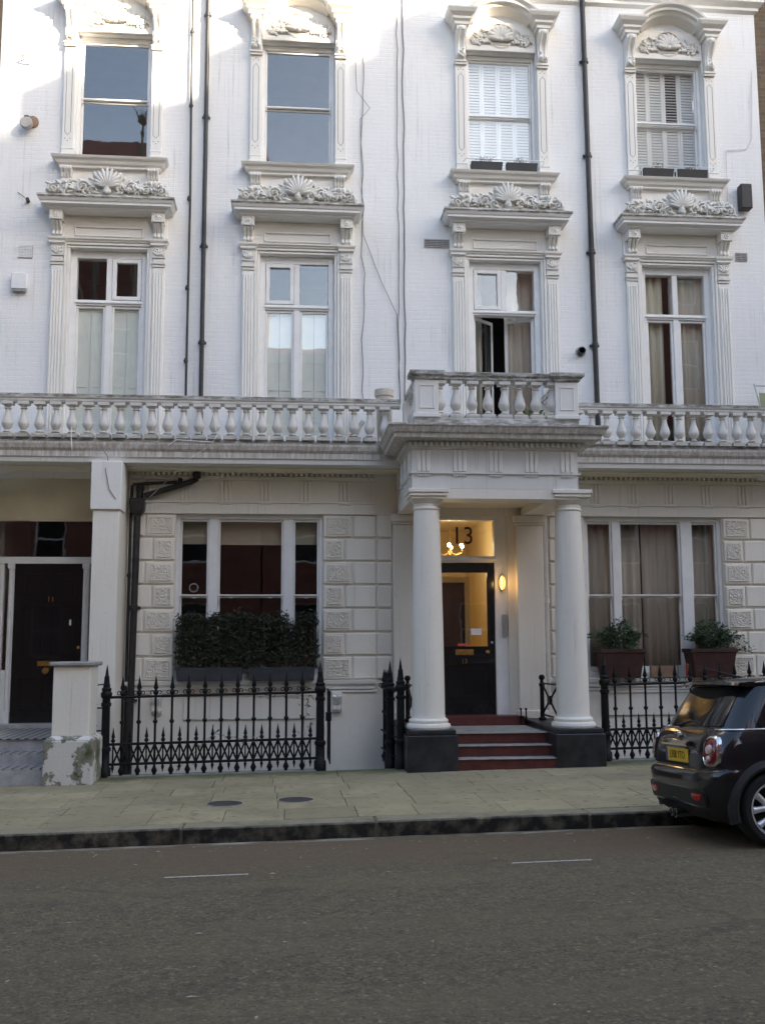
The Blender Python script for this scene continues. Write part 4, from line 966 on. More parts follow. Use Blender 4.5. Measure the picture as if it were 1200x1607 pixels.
q = MB(); q.lathe([(.012, 0), (.012, -.02), (.03, -.03), (.032, -.045), (.02, -.058), (.004, -.06)], (3.17, yd, 1.60), 14, 'y'); q.build('door_knob', 'brass', door, smooth=True)
q = MB(); q.lathe([(.02, 0), (.02, -.008), (.004, -.01)], (3.245, yd, 1.75), 12, 'y'); q.build('lock', 'steel', door)
text_mesh('door_number', '13', .10, 'brass', door, (2.80, yd-.006, 1.455), .003)
q = MB(); q.box(2.91, 3.08, yd+.012, yd+.016, 1.87, 1.97); q.build('notice', 'paper', door)
q = MB(); q.box(2.70, 2.88, yd+.006, yd+.012, 1.695, 1.735); q.build('sticker', 'redpaper', door)
text_mesh('fanlight_number', '13', .40, M_ if False else 'darkwood', fr13, (2.80, yd-.004, 3.44), .002, font_scale_x=.92)
# hall behind the door
q = MB(); hx0, hx1, hy0, hy1 = 2.0, 3.62, W+.30, W+4.5
q.add([(hx0,hy0,.62),(hx1,hy0,.62),(hx1,hy1,.62),(hx0,hy1,.62),(hx0,hy0,4.0),(hx1,hy0,4.0),(hx1,hy1,4.0),(hx0,hy1,4.0)], [(0,1,2,3),(7,6,5,4),(1,5,6,2),(2,6,7,3),(3,7,4,0)])
hall = q.build('hall', 'hall', H13)
q = MB(); q.box(2.10, 2.97, W+1.0, W+1.05, .63, 2.75).box(2.2, 2.87, W+.98, W+1.0, 1.5, 2.6); q.build('inner_door', 'darkwood', hall)
q = MB(); q.box(2.02, 2.098, W+.97, W+1.07, .63, 2.85).box(2.972, 3.05, W+.97, W+1.07, .63, 2.85).box(2.098, 2.972, W+.97, W+1.07, 2.752, 2.85); q.build('inner_door_frame', 'hall', hall)
ch = thing('chandelier', (2.88, W+1.9, 3.2), 'lit brass chandelier seen through the fanlight above door thirteen', 'chandelier')
q = MB(); q.tube([(2.88, W+1.9, 3.95), (2.88, W+1.9, 3.45)], .008, 6).lathe([(.02, 3.3), (.04, 3.34), (.02, 3.40), (.03, 3.44), (.01, 3.47)], (2.88, W+1.9, 0), 10)
for k in range(6):
    a = k*math.pi/3+.3; ex, ey = 2.88+.24*math.cos(a), W+1.9+.24*math.sin(a)
    q.tube([(2.88, W+1.9, 3.36), (2.88+.12*math.cos(a), W+1.9+.12*math.sin(a), 3.30), (ex, ey, 3.34), (ex, ey, 3.42)], .007, 5)
q.build('arms', 'brass', ch, smooth=True)
for k in range(6):
    a = k*math.pi/3+.3; q = MB(); q.ball((2.88+.24*math.cos(a), W+1.9+.24*math.sin(a), 3.455), (.028, .028, .034), 10, 8); q.build('bulb', 'bulb', ch, smooth=True)
pl = bpy.data.lights.new('chandelier_light', 'POINT'); pl.energy = 3.5; pl.color = (1., .74, .42); pl.shadow_soft_size = .25
po = bpy.data.objects.new('chandelier_light', pl); COL.objects.link(po); po.parent = ch; po.location = (0, 0, -.05)
# bulkhead lamp, entry panel
t = thing('wall_lamp', (3.40, W-.0, 2.55), 'lit oval brass bulkhead lamp beside the front door', 'wall lamp')
q = MB(); q.loops([[(3.405+sx*.05*math.cos(a), W+y_, 2.69+sx*.125*math.sin(a)) for a in [2*math.pi*i/24 for i in range(24)]] for y_, sx in ((.06, 1), (-.01, 1), (-.03, .92))]); q.build('base', 'brass', t, smooth=True)
q = MB(); q.loops([[(3.405+sx*.042*math.cos(a), W+y_, 2.69+sx*.112*math.sin(a)) for a in [2*math.pi*i/24 for i in range(24)]] for y_, sx in ((-.025, 1), (-.06, .93), (-.085, .7), (-.095, .3))]); q.build('globe', 'lamp', t, smooth=True)
q = MB(); q.tube([(3.405, W-.02, 2.55), (3.405, W-.09, 2.56), (3.405, W-.105, 2.69), (3.405, W-.09, 2.82), (3.405, W-.02, 2.83)], .006, 6); q.build('guard', 'brass', t)
pl = bpy.data.lights.new('wall_lamp_light', 'POINT'); pl.energy = .45; pl.color = (1., .6, .22); pl.shadow_soft_size = .06
po = bpy.data.objects.new('wall_lamp_light', pl); COL.objects.link(po); po.parent = t; po.location = (-.02, -.16, .14)
q = MB(); q.box(3.405, 3.485, W-.0, W+.03, 1.85, 2.19); tag(q.build('entry_phone', 'steel', None, bevel=.004), 'tall steel entry phone panel on the door frame', 'intercom')

# --- number eleven: recessed door, pier, steps
s = MB(); s.box(-2.83, -2.45, 15.30, 15.72, -.3, 3.70).box(-2.80, -2.47, 15.72, 16.9, -.3, 4.43); pier = s.build('porch_pier', 'stucco', H11, bevel=.008)
s = MB(); s.box(-2.865, -2.425, 15.265, 15.75, 3.702, 4.425); s.build('pier_block', 'trim', H11, bevel=.01)
s = MB(); s.box(-5.35, -4.95, 15.30, 16.9, -.3, 4.43); s.build('porch_pier', 'stucco', H11, bevel=.008)
yd = 16.9
s = MB(); s.box(-4.96, -2.79, yd, yd+.1, 3.80, 4.43).box(-4.96, -2.79, yd+.005, yd+.1, 3.72, 3.80).box(-4.96, -2.79, yd-.03, yd, 3.745, 3.785); s.build('porch_back_wall', 'cream', H11)
f = MB(); f.box(-4.96, -4.62, yd, yd+.1, .47, 3.72).box(-3.0, -2.79, yd, yd+.1, .47, 3.72).box(-4.62, -3.0, yd, yd+.1, 3.05, 3.14).box(-4.62, -3.0, yd-.04, yd, 3.03, 3.09)
f.box(-4.56, -4.47, yd-.02, yd+.08, .47, 3.05).box(-3.24, -3.15, yd-.02, yd+.08, .47, 3.05).box(-4.40, -4.31, yd, yd+.08, .47, 3.05)
for x in (-4.355, -3.195): f.tube([(x, yd-.01, .6), (x, yd-.01, 2.95)], .035, 10); f.box(x-.055, x+.055, yd-.06, yd, 2.95, 3.03); f.box(x-.05, x+.05, yd-.06, yd, .47, .72)
f.box(-4.47, -4.40, yd+.02, yd+.07, .47, 1.35).box(-3.15, -3.0, yd+.02, yd+.07, .47, 1.35)
fr11 = f.build('door_frame', 'joinery', H11, bevel=.005)
for a, b, c, d_ in ((-4.62, -3.0, 3.14, 3.72), (-3.15, -3.0, 1.35, 3.05), (-4.62, -4.56, 1.35, 3.05), (-4.47, -4.40, 1.35, 3.05)):
    q = MB(); q.box(a, b, yd+.04, yd+.044, c, d_); q.build('pane', 'glass', fr11)
q = MB(); q.add([(-4.9, yd+.12, .47), (-2.8, yd+.12, .47), (-2.8, yd+2.5, .47), (-4.9, yd+2.5, .47), (-4.9, yd+.12, 4), (-2.8, yd+.12, 4), (-2.8, yd+2.5, 4), (-4.9, yd+2.5, 4)], [(0,1,2,3),(7,6,5,4),(1,5,6,2),(2,6,7,3),(3,7,4,0)]); q.build('hall', 'dark', H11)
d = MB(); a, b = -4.31, -3.24; d.box(a, b, yd+.012, yd+.06, .49, 3.03)
for px0, px1 in ((a+.13, (a+b)/2-.06), ((a+b)/2+.06, b-.13)):
    for pz0, pz1 in ((.75, 1.25), (1.55, 2.35), (2.50, 2.88)):
        w_ = .035
        d.box(px0, px1, yd-.004, yd+.012, pz0, pz0+w_).box(px0, px1, yd-.004, yd+.012, pz1-w_, pz1).box(px0, px0+w_, yd-.004, yd+.012, pz0+w_, pz1-w_).box(px1-w_, px1, yd-.004, yd+.012, pz0+w_, pz1-w_)
d11 = d.build('front_door', 'blackdoor', H11, bevel=.005); d11['label'] = 'black six panel front door of number eleven'
q = MB(); q.box(-3.91, -3.62, yd-.002, yd+.011, 1.41, 1.49); q.build('letterbox', 'brass', d11, bevel=.004)
q = MB(); q.lathe([(.02, .01), (.02, -.02), (.05, -.035), (.055, -.06), (.035, -.085), (.004, -.09)], (-3.77, yd+.0, 1.34), 16, 'y'); q.build('door_knob', 'brass', d11, smooth=True)
q = MB(); q.lathe([(.02, .01), (.022, -.01), (.004, -.015)], (-3.29, yd+.01, 1.7), 12, 'y'); q.build('lock', 'brass', d11, smooth=True)
q = MB(); q.box(-3.44, -3.41, yd+.002, yd+.011, 2.05, 2.14); q.build('bell_push', 'whiteplastic', d11)
text_mesh('door_number', '11', .12, 'brass', d11, (-3.74, yd+.006, 2.46), .003)
s = MB(); s.box(-4.95, -3.10, 14.85, yd+.1, -.3, .455); st11 = s.build('entrance_steps', 'marble', H11)
s = MB(); s.box(-4.95, -3.02, 14.82, yd-.25, .456, .47); s.build('tiled_landing', 'chequer', st11)
s = MB(); s.box(-4.95, -2.83, yd-.248, yd+.1, .456, .53); s.build('threshold', 'marble', st11, bevel=.01)
for k in range(2):
    s = MB(); s.box(-4.95, -3.08, 14.15+.34*k, 14.85, -.3, .135+.16*k-.012); s.build('step', 'marble', st11, bevel=.01)
    s = MB(); s.box(-4.95, -3.08, 14.15+.34*k, 14.50+.34*k, .135+.16*k-.011, .135+.16*k+.004); s.build('step_tile', 'chequer', st11)
# low gate pier
t = thing('gate_pier', (-2.8, 14.35, 0), 'square white rendered gate pier with peeling mossy base', 'pier')
q = MB(); q.box(-3.13, -2.50, 14.02, 14.75, -.3, .50).loops([[(-3.13+o, 14.02+o, z), (-2.50-o, 14.02+o, z), (-2.50-o, 14.75-o, z), (-3.13+o, 14.75-o, z)] for o, z in ((0, .501), (.085, .56))]); q.build('base', 'peeling', t, bevel=.012)
q = MB(); q.box(-3.05, -2.57, 14.10, 14.66, .55, 1.46); q.build('shaft', 'stucco', t, bevel=.01)
q = MB(); q.box(-3.10, -2.52, 14.05, 14.71, 1.461, 1.515); q.build('cap', 'stone', t, bevel=.014)

# ------------------------------------------------------------------ iron railings
def spear_profile(z, s=1.):
    return [(.010*s, z), (.030*s, z+.015*s), (.036*s, z+.04*s), (.022*s, z+.07*s), (.016*s, z+.085*s), (.026*s, z+.095*s), (.030*s, z+.11*s), (.018*s, z+.17*s), (.010*s, z+.23*s), (.001, z+.29*s)]
def make_tall(name='bar'):
    q = MB(); q.tube([(0, 0, .0), (0, 0, 1.08)], .0165, 7)
    q.lathe([(.014, .70), (.03, .715), (.034, .73), (.03, .745), (.014, .76)], (0,0,0), 8)
    q.lathe([(r_*1.15, h_) for r_, h_ in spear_profile(1.09, .97)], (0,0,0), 8)
    q.lathe([(.035, .0), (.02, .02), (.042, .07), (.02, .12), (.016, .14)], (0,0,0), 8)
    for sg in (-1, 1):
        pts = [(sg*(.052+.032*(1-.5*k/12)*math.cos(math.pi*1.0-k/12*5.2*1.0)), 0, 1.125+.032*(1-.5*k/12)*math.sin(math.pi-k/12*5.2)) for k in range(13)]
        q.tube([(sg*.01, 0, 1.09)]+pts, .0065, 5)
    return q
def make_short():
    q = MB(); q.tube([(0, 0, .17), (0, 0, .46)], .012, 6); q.lathe([(r_*1.2, h_) for r_, h_ in spear_profile(.455, .72)], (0,0,0), 8)
    q.lathe([(.001, .04), (.022, .12), (.012, .15)], (0,0,0), 7); return q
def make_post(h=1.53):
    q = MB(); q.lathe([(.085, -.02), (.085, .12), (.065, .14), (.065, .34), (.08, .35), (.08, .39), (.058, .41), (.055, .95), (.07, .96), (.07, 1.0), (.055, 1.01), (.055, 1.06), (.075, 1.08), (.08, 1.13), (.06, 1.16), (.07, 1.19), (.045, 1.22), (.05, 1.24), (.042, 1.26), (.034, 1.34), (.038, 1.35), (.026, 1.37), (.012, h-.06), (.001, h)], (0,0,0), 12); return q
cache = {}
def put(kind, mk, x, y, z, par, mat='iron', rotz=0., name=None, smooth=45):
    if kind not in cache:
        ob = mk().build(name or kind, mat, None, smooth=smooth); cache[kind] = (ob, WO[ob].copy()); first = True
    else:
        ob = cache[kind][0].copy(); COL.objects.link(ob)
    off = cache[kind][1]; ob.parent = par; w = Vector((off.x if not rotz else 0, off.y if not rotz else 0, off.z))+Vector((x, y, z))
    ob.location = w-(WO[par] if par else Vector()); ob.rotation_euler = (0, 0, rotz); WO[ob] = w; return ob
def railing(label, xs_tall, x0, x1, y, posts, group='black spear topped iron railings'):
    t = thing('iron_railing', ((x0+x1)/2, y, zg((x0+x1)/2)), label, 'railing', group)
    for x in posts: put('post', make_post, x, y, zg(x), t)
    for zr, r in ((1.075, .021), (.435, .020), (.165, .020)):
        q = MB(); q.tube([(x0, y, zr+zg(x0)), (x1, y, zr+zg(x1))], r, 6); q.build('rail', 'iron', t)
    q = MB(); q.box(x0-.05, x1+.05, y-.06, y+.10, -.3, .012); q.build('coping_stone', 'stone', t, shear=zg)
    sp = xs_tall[1]-xs_tall[0]
    for k, x in enumerate(xs_tall):
        put('bar', make_tall, x, y, zg(x), t)
    half = [xs_tall[0]-sp/2]+[x+sp/2 for x in xs_tall]
    for x in half:
        if x0+.03 < x < x1-.03: put('spear_bar', make_short, x, y, zg(x), t)
    allx = sorted(half+list(xs_tall))
    for a, b in zip(allx, allx[1:]):                                # one saltire between each pair of neighbouring uprights
        if a < x0-.12 or b > x1+.12: continue
        for sg in (-1, 1):
            za, zb = (.165, .435) if sg > 0 else (.435, .165)
            q = MB(); q.tube([(a, y+.012*sg, za+zg(a)), (b, y+.012*sg, zb+zg(b))], .0135, 5); q.build('lattice_bar', 'iron', t)
    return t
YF = 14.78
RL = railing('black iron railing with spear heads in front of the hedge window', [-2.25+.2255*k for k in range(12)], -2.47, .47, YF, [-2.47, .48])
RR = railing('black iron railing with spear heads in front of the red planters', [4.735+.2255*k for k in range(16)], 4.56, 8.35, YF, [4.58, 8.37])
# stay on the gate post side and the open gate seen edge on
t = thing('rail_stay', (-2.6, 14.8, .8), 'small bent iron stay between the railing post and gate pier', 'railing')
q = MB()
for zz_ in (.62, .93): q.tube([(-2.47, 14.82, zz_+zg(-2.4)), (-2.60, 14.80, zz_+zg(-2.4))], .012, 6)
q.tube([(-2.60, 14.80, .93), (-2.64, 14.8, .80), (-2.60, 14.80, .62)], .012, 6).tube([(-2.47, 14.8, 1.20), (-2.66, 14.8, 1.18)], .010, 6).build('bent_bar', 'iron', t)
t = thing('iron_gate', (.60, 15.2, 0), 'slim iron gate standing open edge on beside the hedge railing', 'gate')
q = MB(); q.tube([(.62, 14.86, .06), (.62, 14.86, 1.08)], .011, 6).tube([(.62, 15.66, .06), (.62, 15.66, 1.08)], .011, 6)
for zz_ in (.08, 1.06): q.tube([(.62, 14.86, zz_), (.62, 15.66, zz_)], .011, 6)
q.build('frame', 'iron', t)
for k in range(5): q = MB(); q.tube([(.62, 15.0+.13*k, .08), (.62, 15.0+.13*k, 1.06)], .008, 5); q.build('bar', 'iron', t)
q = MB(); q.box(.56, .64, 14.83, 14.90, .66, .78); q.build('latch', 'iron', t)
t = thing('iron_gate', (1.5, 15.2, 0), 'iron area gate folded back edge on beside the porch column', 'gate')
put('post', make_post, 1.60, 14.62, zg(1.6), t)
put('post', make_post, 1.49, 15.0, zg(1.5)-.04, t)
q = MB()
for zz_ in (.16, .43, 1.07): q.tube([(1.60, 14.62, zz_), (1.49, 15.0, zz_), (1.46, 16.1, zz_)], .014, 6)
q.build('rail', 'iron', t)
for k in range(4): put('bar', make_tall, 1.48, 15.2+.22*k, zg(1.5)-.02, t)
def make_ballpost():
    q = MB(); q.lathe([(.06, 0), (.06, .03), (.035, .05), (.032, .50), (.045, .51), (.045, .55), (.03, .56), (.025, .60), (.045, .625), (.05, .65), (.035, .675), (.02, .685)], (0,0,0), 12); return q
for xm, lab in ((3.90, 'low iron side rail with crossed bars on the porch plinth beside the intercom'), (1.83, 'low iron side rail with crossed bars on the porch plinth by the area gate')):
    t = thing('side_rail', (xm, 15.3, .57), lab, 'railing', 'porch side rails')
    put('ball_post', make_ballpost, xm, 15.75, .572, t)
    ya, yb = 14.80, 15.75
    for zz_ in (.66, 1.13): q = MB(); q.tube([(xm, ya, zz_), (xm, yb, zz_)], .013, 6); q.build('rail', 'iron', t)
    for a, b in ((.66, 1.13), (1.13, .66)): q = MB(); q.tube([(xm, ya, a), (xm, yb, b)], .016, 6); q.build('cross_bar', 'iron', t)
    q = MB(); q.box(xm-.02, xm+.02, 15.20, 15.35, .83, .96); q.build('boss', 'iron', t, bevel=.01)
q = MB(); q.tube([(3.60, 15.9, .5), (3.60, 15.9, .72)], .012, 7); q.ball((3.60, 15.9, .73), .02); q.tube([(3.68, 15.9, .5), (3.68, 15.9, .72)], .012, 7); q.ball((3.68, 15.9, .73), .02); q.box(3.58, 3.70, 15.89, 15.91, .60, .615)
tag(q.build('boot_scraper', 'iron', None, smooth=40), 'small iron boot scraper at the corner of the red threshold', 'boot scraper')

# ------------------------------------------------------------------ pipes, cables, wall fittings
def pipe(name, path, r, mat, lab, cat='drainpipe', n=10, collars=(), group=None):
    t = thing(name, path[-1], lab, cat, group)
    q = MB(); q.tube(path, r, n); q.build('pipe', mat, t, smooth=50)
    for (x, y, z) in collars:
        q = MB(); q.lathe([(r*1.05, -.04), (r*1.25, -.035), (r*1.25, .035), (r*1.05, .04)], (x, y, z), n); q.box(x-r*1.8, x+r*1.8, y+r*.7, y+r*1.4, z-.02, z+.02); q.build('collar', mat, t, smooth=40)
    return t
pipe('drainpipe', [(-1.62, W-.06, 16), (-1.62, W-.06, 10.9), (-1.60, W-.06, 9.0), (-1.61, W-.06, 4.82)], .019, 'pipe', 'slim black pipe running down the wall between the sash windows of number eleven', collars=[(-1.62, W-.06, z) for z in (11.8, 10.5, 8.9, 7.4, 6.2)])
pipe('drainpipe', [(-1.37, W-.08, 16), (-1.37, W-.08, 4.82)], .036, 'pipe', 'stout black drainpipe beside the slim pipe on number eleven', collars=[(-1.37, W-.08, z) for z in (12.1, 10.3, 8.1, 6.5)])
pipe('drainpipe', [(4.97, W-.08, 16), (4.98, W-.08, 12.7), (5.03, W-.08, 4.82)], .043, 'pipe', 'stout black drainpipe between the two french windows of number thirteen', collars=[(4.99, W-.08, 11.6), (5.0, W-.08, 9.9), (5.01, W-.08, 8.2), (5.02, W-.08, 6.6)])
t = pipe('drainpipe', [(-2.30, W-.10, 3.98), (-2.31, W-.10, 3.0), (-2.34, W-.10, .1), (-2.34, W-.10, -1.0)], .052, 'pipe', 'black cast iron downpipe with hopper head below the balcony', collars=[(-2.32, W-.10, 2.3), (-2.335, W-.1, .9)])
q = MB(); q.sqlathe([(.05, 3.72), (.085, 3.76), (.11, 3.80), (.12, 3.96), (.10, 3.98)], (-2.30, W-.12, 0)); q.build('hopper', 'pipe', t, bevel=.01)
q = MB(); q.lathe([(.05, 3.98), (.05, 4.10), (.065, 4.11), (.065, 4.16), (.03, 4.20)], (-2.27, W-.12, 0), 10); q.build('socket', 'pipe', t, smooth=40)
q = MB(); q.tube([(-2.2, W-.14, 4.02), (-1.50, W-.14, 4.24), (-1.42, W-.14, 4.28), (-1.40, W-.14, 4.40)], .045, 10).lathe([(.06, -.05), (.06, .05)], (-1.40, W-.14, 4.35), 10).build('offset_pipe', 'pipe', t, smooth=50)
q = MB(); q.tube([(-2.38, W-.14, 4.20), (-1.70, W-.14, 4.24)], .026, 8).lathe([(.035, -.04), (.035, .05)], (-1.66, W-.14, 4.25), 10).build('branch_pipe', 'pipe', t, smooth=50)
pipe('drainpipe', [(-2.40, W-.05, 4.2), (-2.41, W-.05, 3.7), (-2.42, W-.05, -.5)], .022, 'pipe', 'thin black pipe beside the hopper downpipe', collars=[(-2.41, W-.05, 2.8)])
pipe('drainpipe', [(4.62, W-.25, 4.38), (4.36, W-.12, 4.05), (4.14, W-.08, 3.86), (4.10, W-.07, 3.80), (4.10, W-.07, .6)], .04, 'pipewhite', 'white painted pipe slanting under the balcony behind the porch column', collars=[(4.10, W-.07, 2.4)])
rs = random.Random(21)
def wobble(x, y, z0, z1, n, a): return [(x+rs.uniform(-a, a), y, z0+(z1-z0)*k/n) for k in range(n+1)]
for k, (x, r_, lab) in enumerate(((1.20, .006, 'thin grey cable hanging slack on the white wall beside the sky reflecting window'), (1.78, .007, 'grey cable running up the white wall, nearer the porch window'), (1.88, .010, 'thicker grey cable running up the white wall, nearest the porch window'))):
    p_ = wobble(x, W-.02, 12.8, 5.5, 26, .014 if k else .03); q = MB(); q.tube(p_, r_, 5); tag(q.build('wall_cable', 'cable', None), lab, 'cable', 'cables on the wall')
q = MB(); q.tube([(1.05, W-.03, 12.2), (1.10, W-.03, 10.9), (1.32, W-.03, 10.6), (1.16, W-.03, 10.4), (1.2, W-.03, 8.4), (1.5, W-.03, 7.6), (1.75, W-.03, 7.05), (1.8, W-.03, 5.6)], .005, 5); tag(q.build('wall_cable', 'cable', None), 'loose thin cable crossing the white wall diagonally', 'cable', 'cables on the wall')
q = MB(); q.tube([(7.98, W-.02, 11.6), (7.92, W-.02, 10.35), (7.80, W-.02, 10.15), (7.45, W-.02, 10.12), (7.43, W-.02, 9.2), (7.45, W-.02, 8.95)], .007, 5); tag(q.build('wall_cable', 'cablewhite', None), 'white painted cable bending round above the black wall box', 'cable')
q = MB(); q.tube([(-1.15, YB-.10, 5.3), (-1.06, YB-.115, 4.85), (-1.12, YB-.135, 4.74), (-1.65, YB-.14, 4.77), (-1.78, YB-.14, 4.68)], .008, 6); q.tube([(-1.1, YB-.13, 4.74), (-1.5, YB-.145, 4.2+.25), (-1.55, YB-.02, 4.42), (-2.2, W-.2, 3.9)], .004, 5)
tag(q.build('loose_cable', 'cablewhite', None), 'loose white cable looped over the balcony edge', 'cable')
q = MB(); q.tube([(-3.2, YB-.10, 4.95), (-3.19, YB-.13, 4.8), (-3.17, YB-.14, 4.6)], .008, 6); tag(q.build('loose_cable', 'cablewhite', None), 'short white cable end hanging at the balcony edge over the door bay', 'cable')
q = MB(); q.tube([(-2.75, YB-.14, 4.66), (-2.65, YB-.145, 4.5), (-2.66, YB-.06, 4.42), (-2.66, 15.25, 4.3), (-2.6, 15.255, 4.0), (-2.5, 15.26, 3.85)], .006, 5); tag(q.build('loose_cable', 'cable', None), 'dark wire trailing down the pier block below the balcony', 'cable')
# fittings
t = thing('floodlight', (-4.18, W, 9.6), 'round grey security light on the white wall beside the roof reflecting window', 'wall light')
q = MB(); q.lathe([(.10, -.0), (.10, -.03), (.04, -.05)], (-4.14, W, 10.12), 16, 'y'); q.build('mount', 'wood', t, smooth=True)
q = MB(); q.lathe([(.04, -.05), (.09, -.10), (.10, -.17), (.085, -.19), (.02, -.185)], (-4.20, W, 10.03), 16, 'y'); q.build('head', 'greyplastic', t, smooth=40)
q = MB(); q.box(-4.24, -4.16, W-.17, W-.05, 10.06, 10.16); q.build('sensor', 'blackplastic', t, bevel=.01)
t = thing('wall_bracket', (-4.2, W, 11.2), 'small bent metal bracket on the sunlit wall', 'bracket')
q = MB(); q.tube([(-4.32, W, 11.20), (-4.32, W-.12, 11.20), (-4.18, W-.13, 11.18), (-4.12, W-.10, 11.17)], .016, 7); q.build('bracket', 'greyplastic', t, smooth=True)
t = thing('wall_bracket', (-4.1, W, 8.9), 'rusty bracket stub on the wall above the small grille', 'bracket')
q = MB(); q.tube([(-4.16, W, 8.78), (-4.15, W-.10, 8.78)], .03, 8).tube([(-4.32, W-.02, 8.92), (-4.2, W-.05, 8.82)], .006, 5); q.build('bracket', 'stem', t)
t = thing('air_vent', (-4.17, W, 7.9), 'small square white grille with fine mesh on the wall', 'vent')
q = MB(); q.box(-4.28, -4.06, W-.01, W+.01, 7.84, 8.05); q.build('backing', 'dark', t)
q = MB()
for k in range(9): q.box(-4.28+.0244*k, -4.268+.0244*k+.004, W-.018, W-.008, 7.84, 8.05)
for k in range(8): q.box(-4.28, -4.06, W-.022, W-.012, 7.845+.026*k, 7.86+.026*k)
stuff(q.build('mesh', 'whiteplastic', t))
t = thing('extractor_vent', (-4.2, W, 7.3), 'boxy white extractor cowl on the wall near the shuttered french window', 'vent')
q = MB(); q.loops([[(-4.23-a, W+.0, z) if False else (-4.23-a, y_, z) for a, y_, z in ((.12, W, 7.33), (-.12, W, 7.33), (-.12, W, 7.56), (.12, W, 7.56))], [(-4.23-a, y_, z) for a, y_, z in ((.12, W-.10, 7.30), (-.12, W-.10, 7.30), (-.12, W-.10, 7.56), (.12, W-.10, 7.56))]]); q.build('cowl', 'whiteplastic', t, bevel=.008)
q = MB(); q.box(-4.33, -4.13, W-.085, W-.015, 7.27, 7.305); q.build('outlet', 'greyplastic', t)
for x0, x1, z0, z1, lab in ((2.22, 2.62, 8.23, 8.35, 'wide slotted air brick beside the porch french window cornice'), (7.53, 7.72, 8.16, 8.28, 'small slotted air brick below the black wall box')):
    t = thing('air_brick', ((x0+x1)/2, W, z0), lab, 'vent', 'slotted air bricks')
    q = MB(); q.box(x0, x1, W-.006, W+.01, z0, z1); q.build('backing', 'dark', t)
    q = MB()
    for k in range(5): zz_ = z0+(z1-z0)*k/4; q.box(x0-.01, x1+.01, W-.022, W-.004, zz_-.008, zz_+.008)
    n_ = int((x1-x0)/.1)+1
    for k in range(n_+1): xx = x0+(x1-x0)*k/n_; q.box(xx-.006, xx+.006, W-.02, W-.005, z0, z1)
    q.build('louvre_grid', 'greyplastic', t)
t = thing('wall_box', (7.68, W, 9.0), 'black loudspeaker like box fixed high on the wall', 'wall box')
q = MB(); q.box(7.60, 7.80, W-.18, W-.02, 9.02, 9.46); q.build('case', 'blackplastic', t, bevel=.015)
q = MB(); q.box(7.67, 7.73, W-.03, W+.0, 9.15, 9.3); q.build('mount', 'greyplastic', t)
t = thing('flue_pipe', (4.78, W, 6.4), 'stubby black flue pipe poking from the wall beside the drainpipe', 'flue')
q = MB(); q.lathe([(.06, .02), (.06, -.12), (.05, -.12), (.05, -.02)], (4.79, W, 6.50), 16, 'y'); q.build('pipe', 'blackplastic', t, smooth=40)
q = MB(); q.lathe([(.085, .0), (.085, -.015), (.062, -.02)], (4.79, W, 6.50), 16, 'y'); q.build('collar', 'greyplastic', t, smooth=40)

# ------------------------------------------------------------------ plants and pots
def leaves(mb, pts, size, rs, flat=.3):
    for (x, y, z) in pts:
        a = rs.uniform(0, 6.28); t = rs.uniform(-.9, .9); L = size*rs.uniform(.7, 1.4); w_ = L*rs.uniform(.25, .42)
        d = Vector((math.cos(a)*math.cos(t), math.sin(a)*math.cos(t), math.sin(t))); u = d.cross(Vector((rs.uniform(-1, 1), rs.uniform(-1, 1), rs.uniform(.2, 1)))).normalized(); nrm = d.cross(u)*L*.12
        c = Vector((x, y, z)); mb.add([c, c+d*L*.5+u*w_*.5+nrm, c+d*L, c+d*L*.5-u*w_*.5+nrm], [(0,1,2,3)])
t = thing('window_box', (-.57, W-.15, 1.19), 'long slate grey window box with a dense dark clipped hedge', 'window box')
for a, b in ((-1.66, -.66), (-.56, .44)):
    q = MB(); q.loops([[(a+o, W-.27+o, z), (b-o, W-.27+o, z), (b-o, W-.04-o, z), (a+o, W-.04-o, z)] for o, z in ((.02, 1.19), (0, 1.39), (.015, 1.39), (.015, 1.36))]); q.build('trough', 'trough', t, bevel=.004)
rs = random.Random(4); q = MB(); pts = []
from mathutils import noise as mnz
while len(pts) < 9500:
    x = rs.uniform(-1.66, .46); zmax = 2.17+.025*math.sin(x*6.1)+.025*math.sin(x*17+1)+rs.gauss(0, .03)
    z = 1.38+(zmax-1.38)*rs.random()**.7
    if mnz.noise(Vector((x*5, z*4, 1.7)))+.58 < rs.random()*.45: continue
    pts.append((x+rs.gauss(0, .012), W-.15+rs.uniform(-.11, .10), z))
leaves(q, pts, .064, rs); o = q.build('foliage', 'leaf', t)
q = MB()
for k in range(70):
    x = -1.66+2.1*k/69+rs.uniform(-.02, .02); q.tube([(x, W-.16, 1.36), (x+rs.uniform(-.04, .04), W-.16+rs.uniform(-.05, .05), 1.75), (x+rs.uniform(-.07, .07), W-.19, 2.12+rs.uniform(-.1, .12))], [.009, .007, .004], 5)
q.build('stems', 'stem', t)
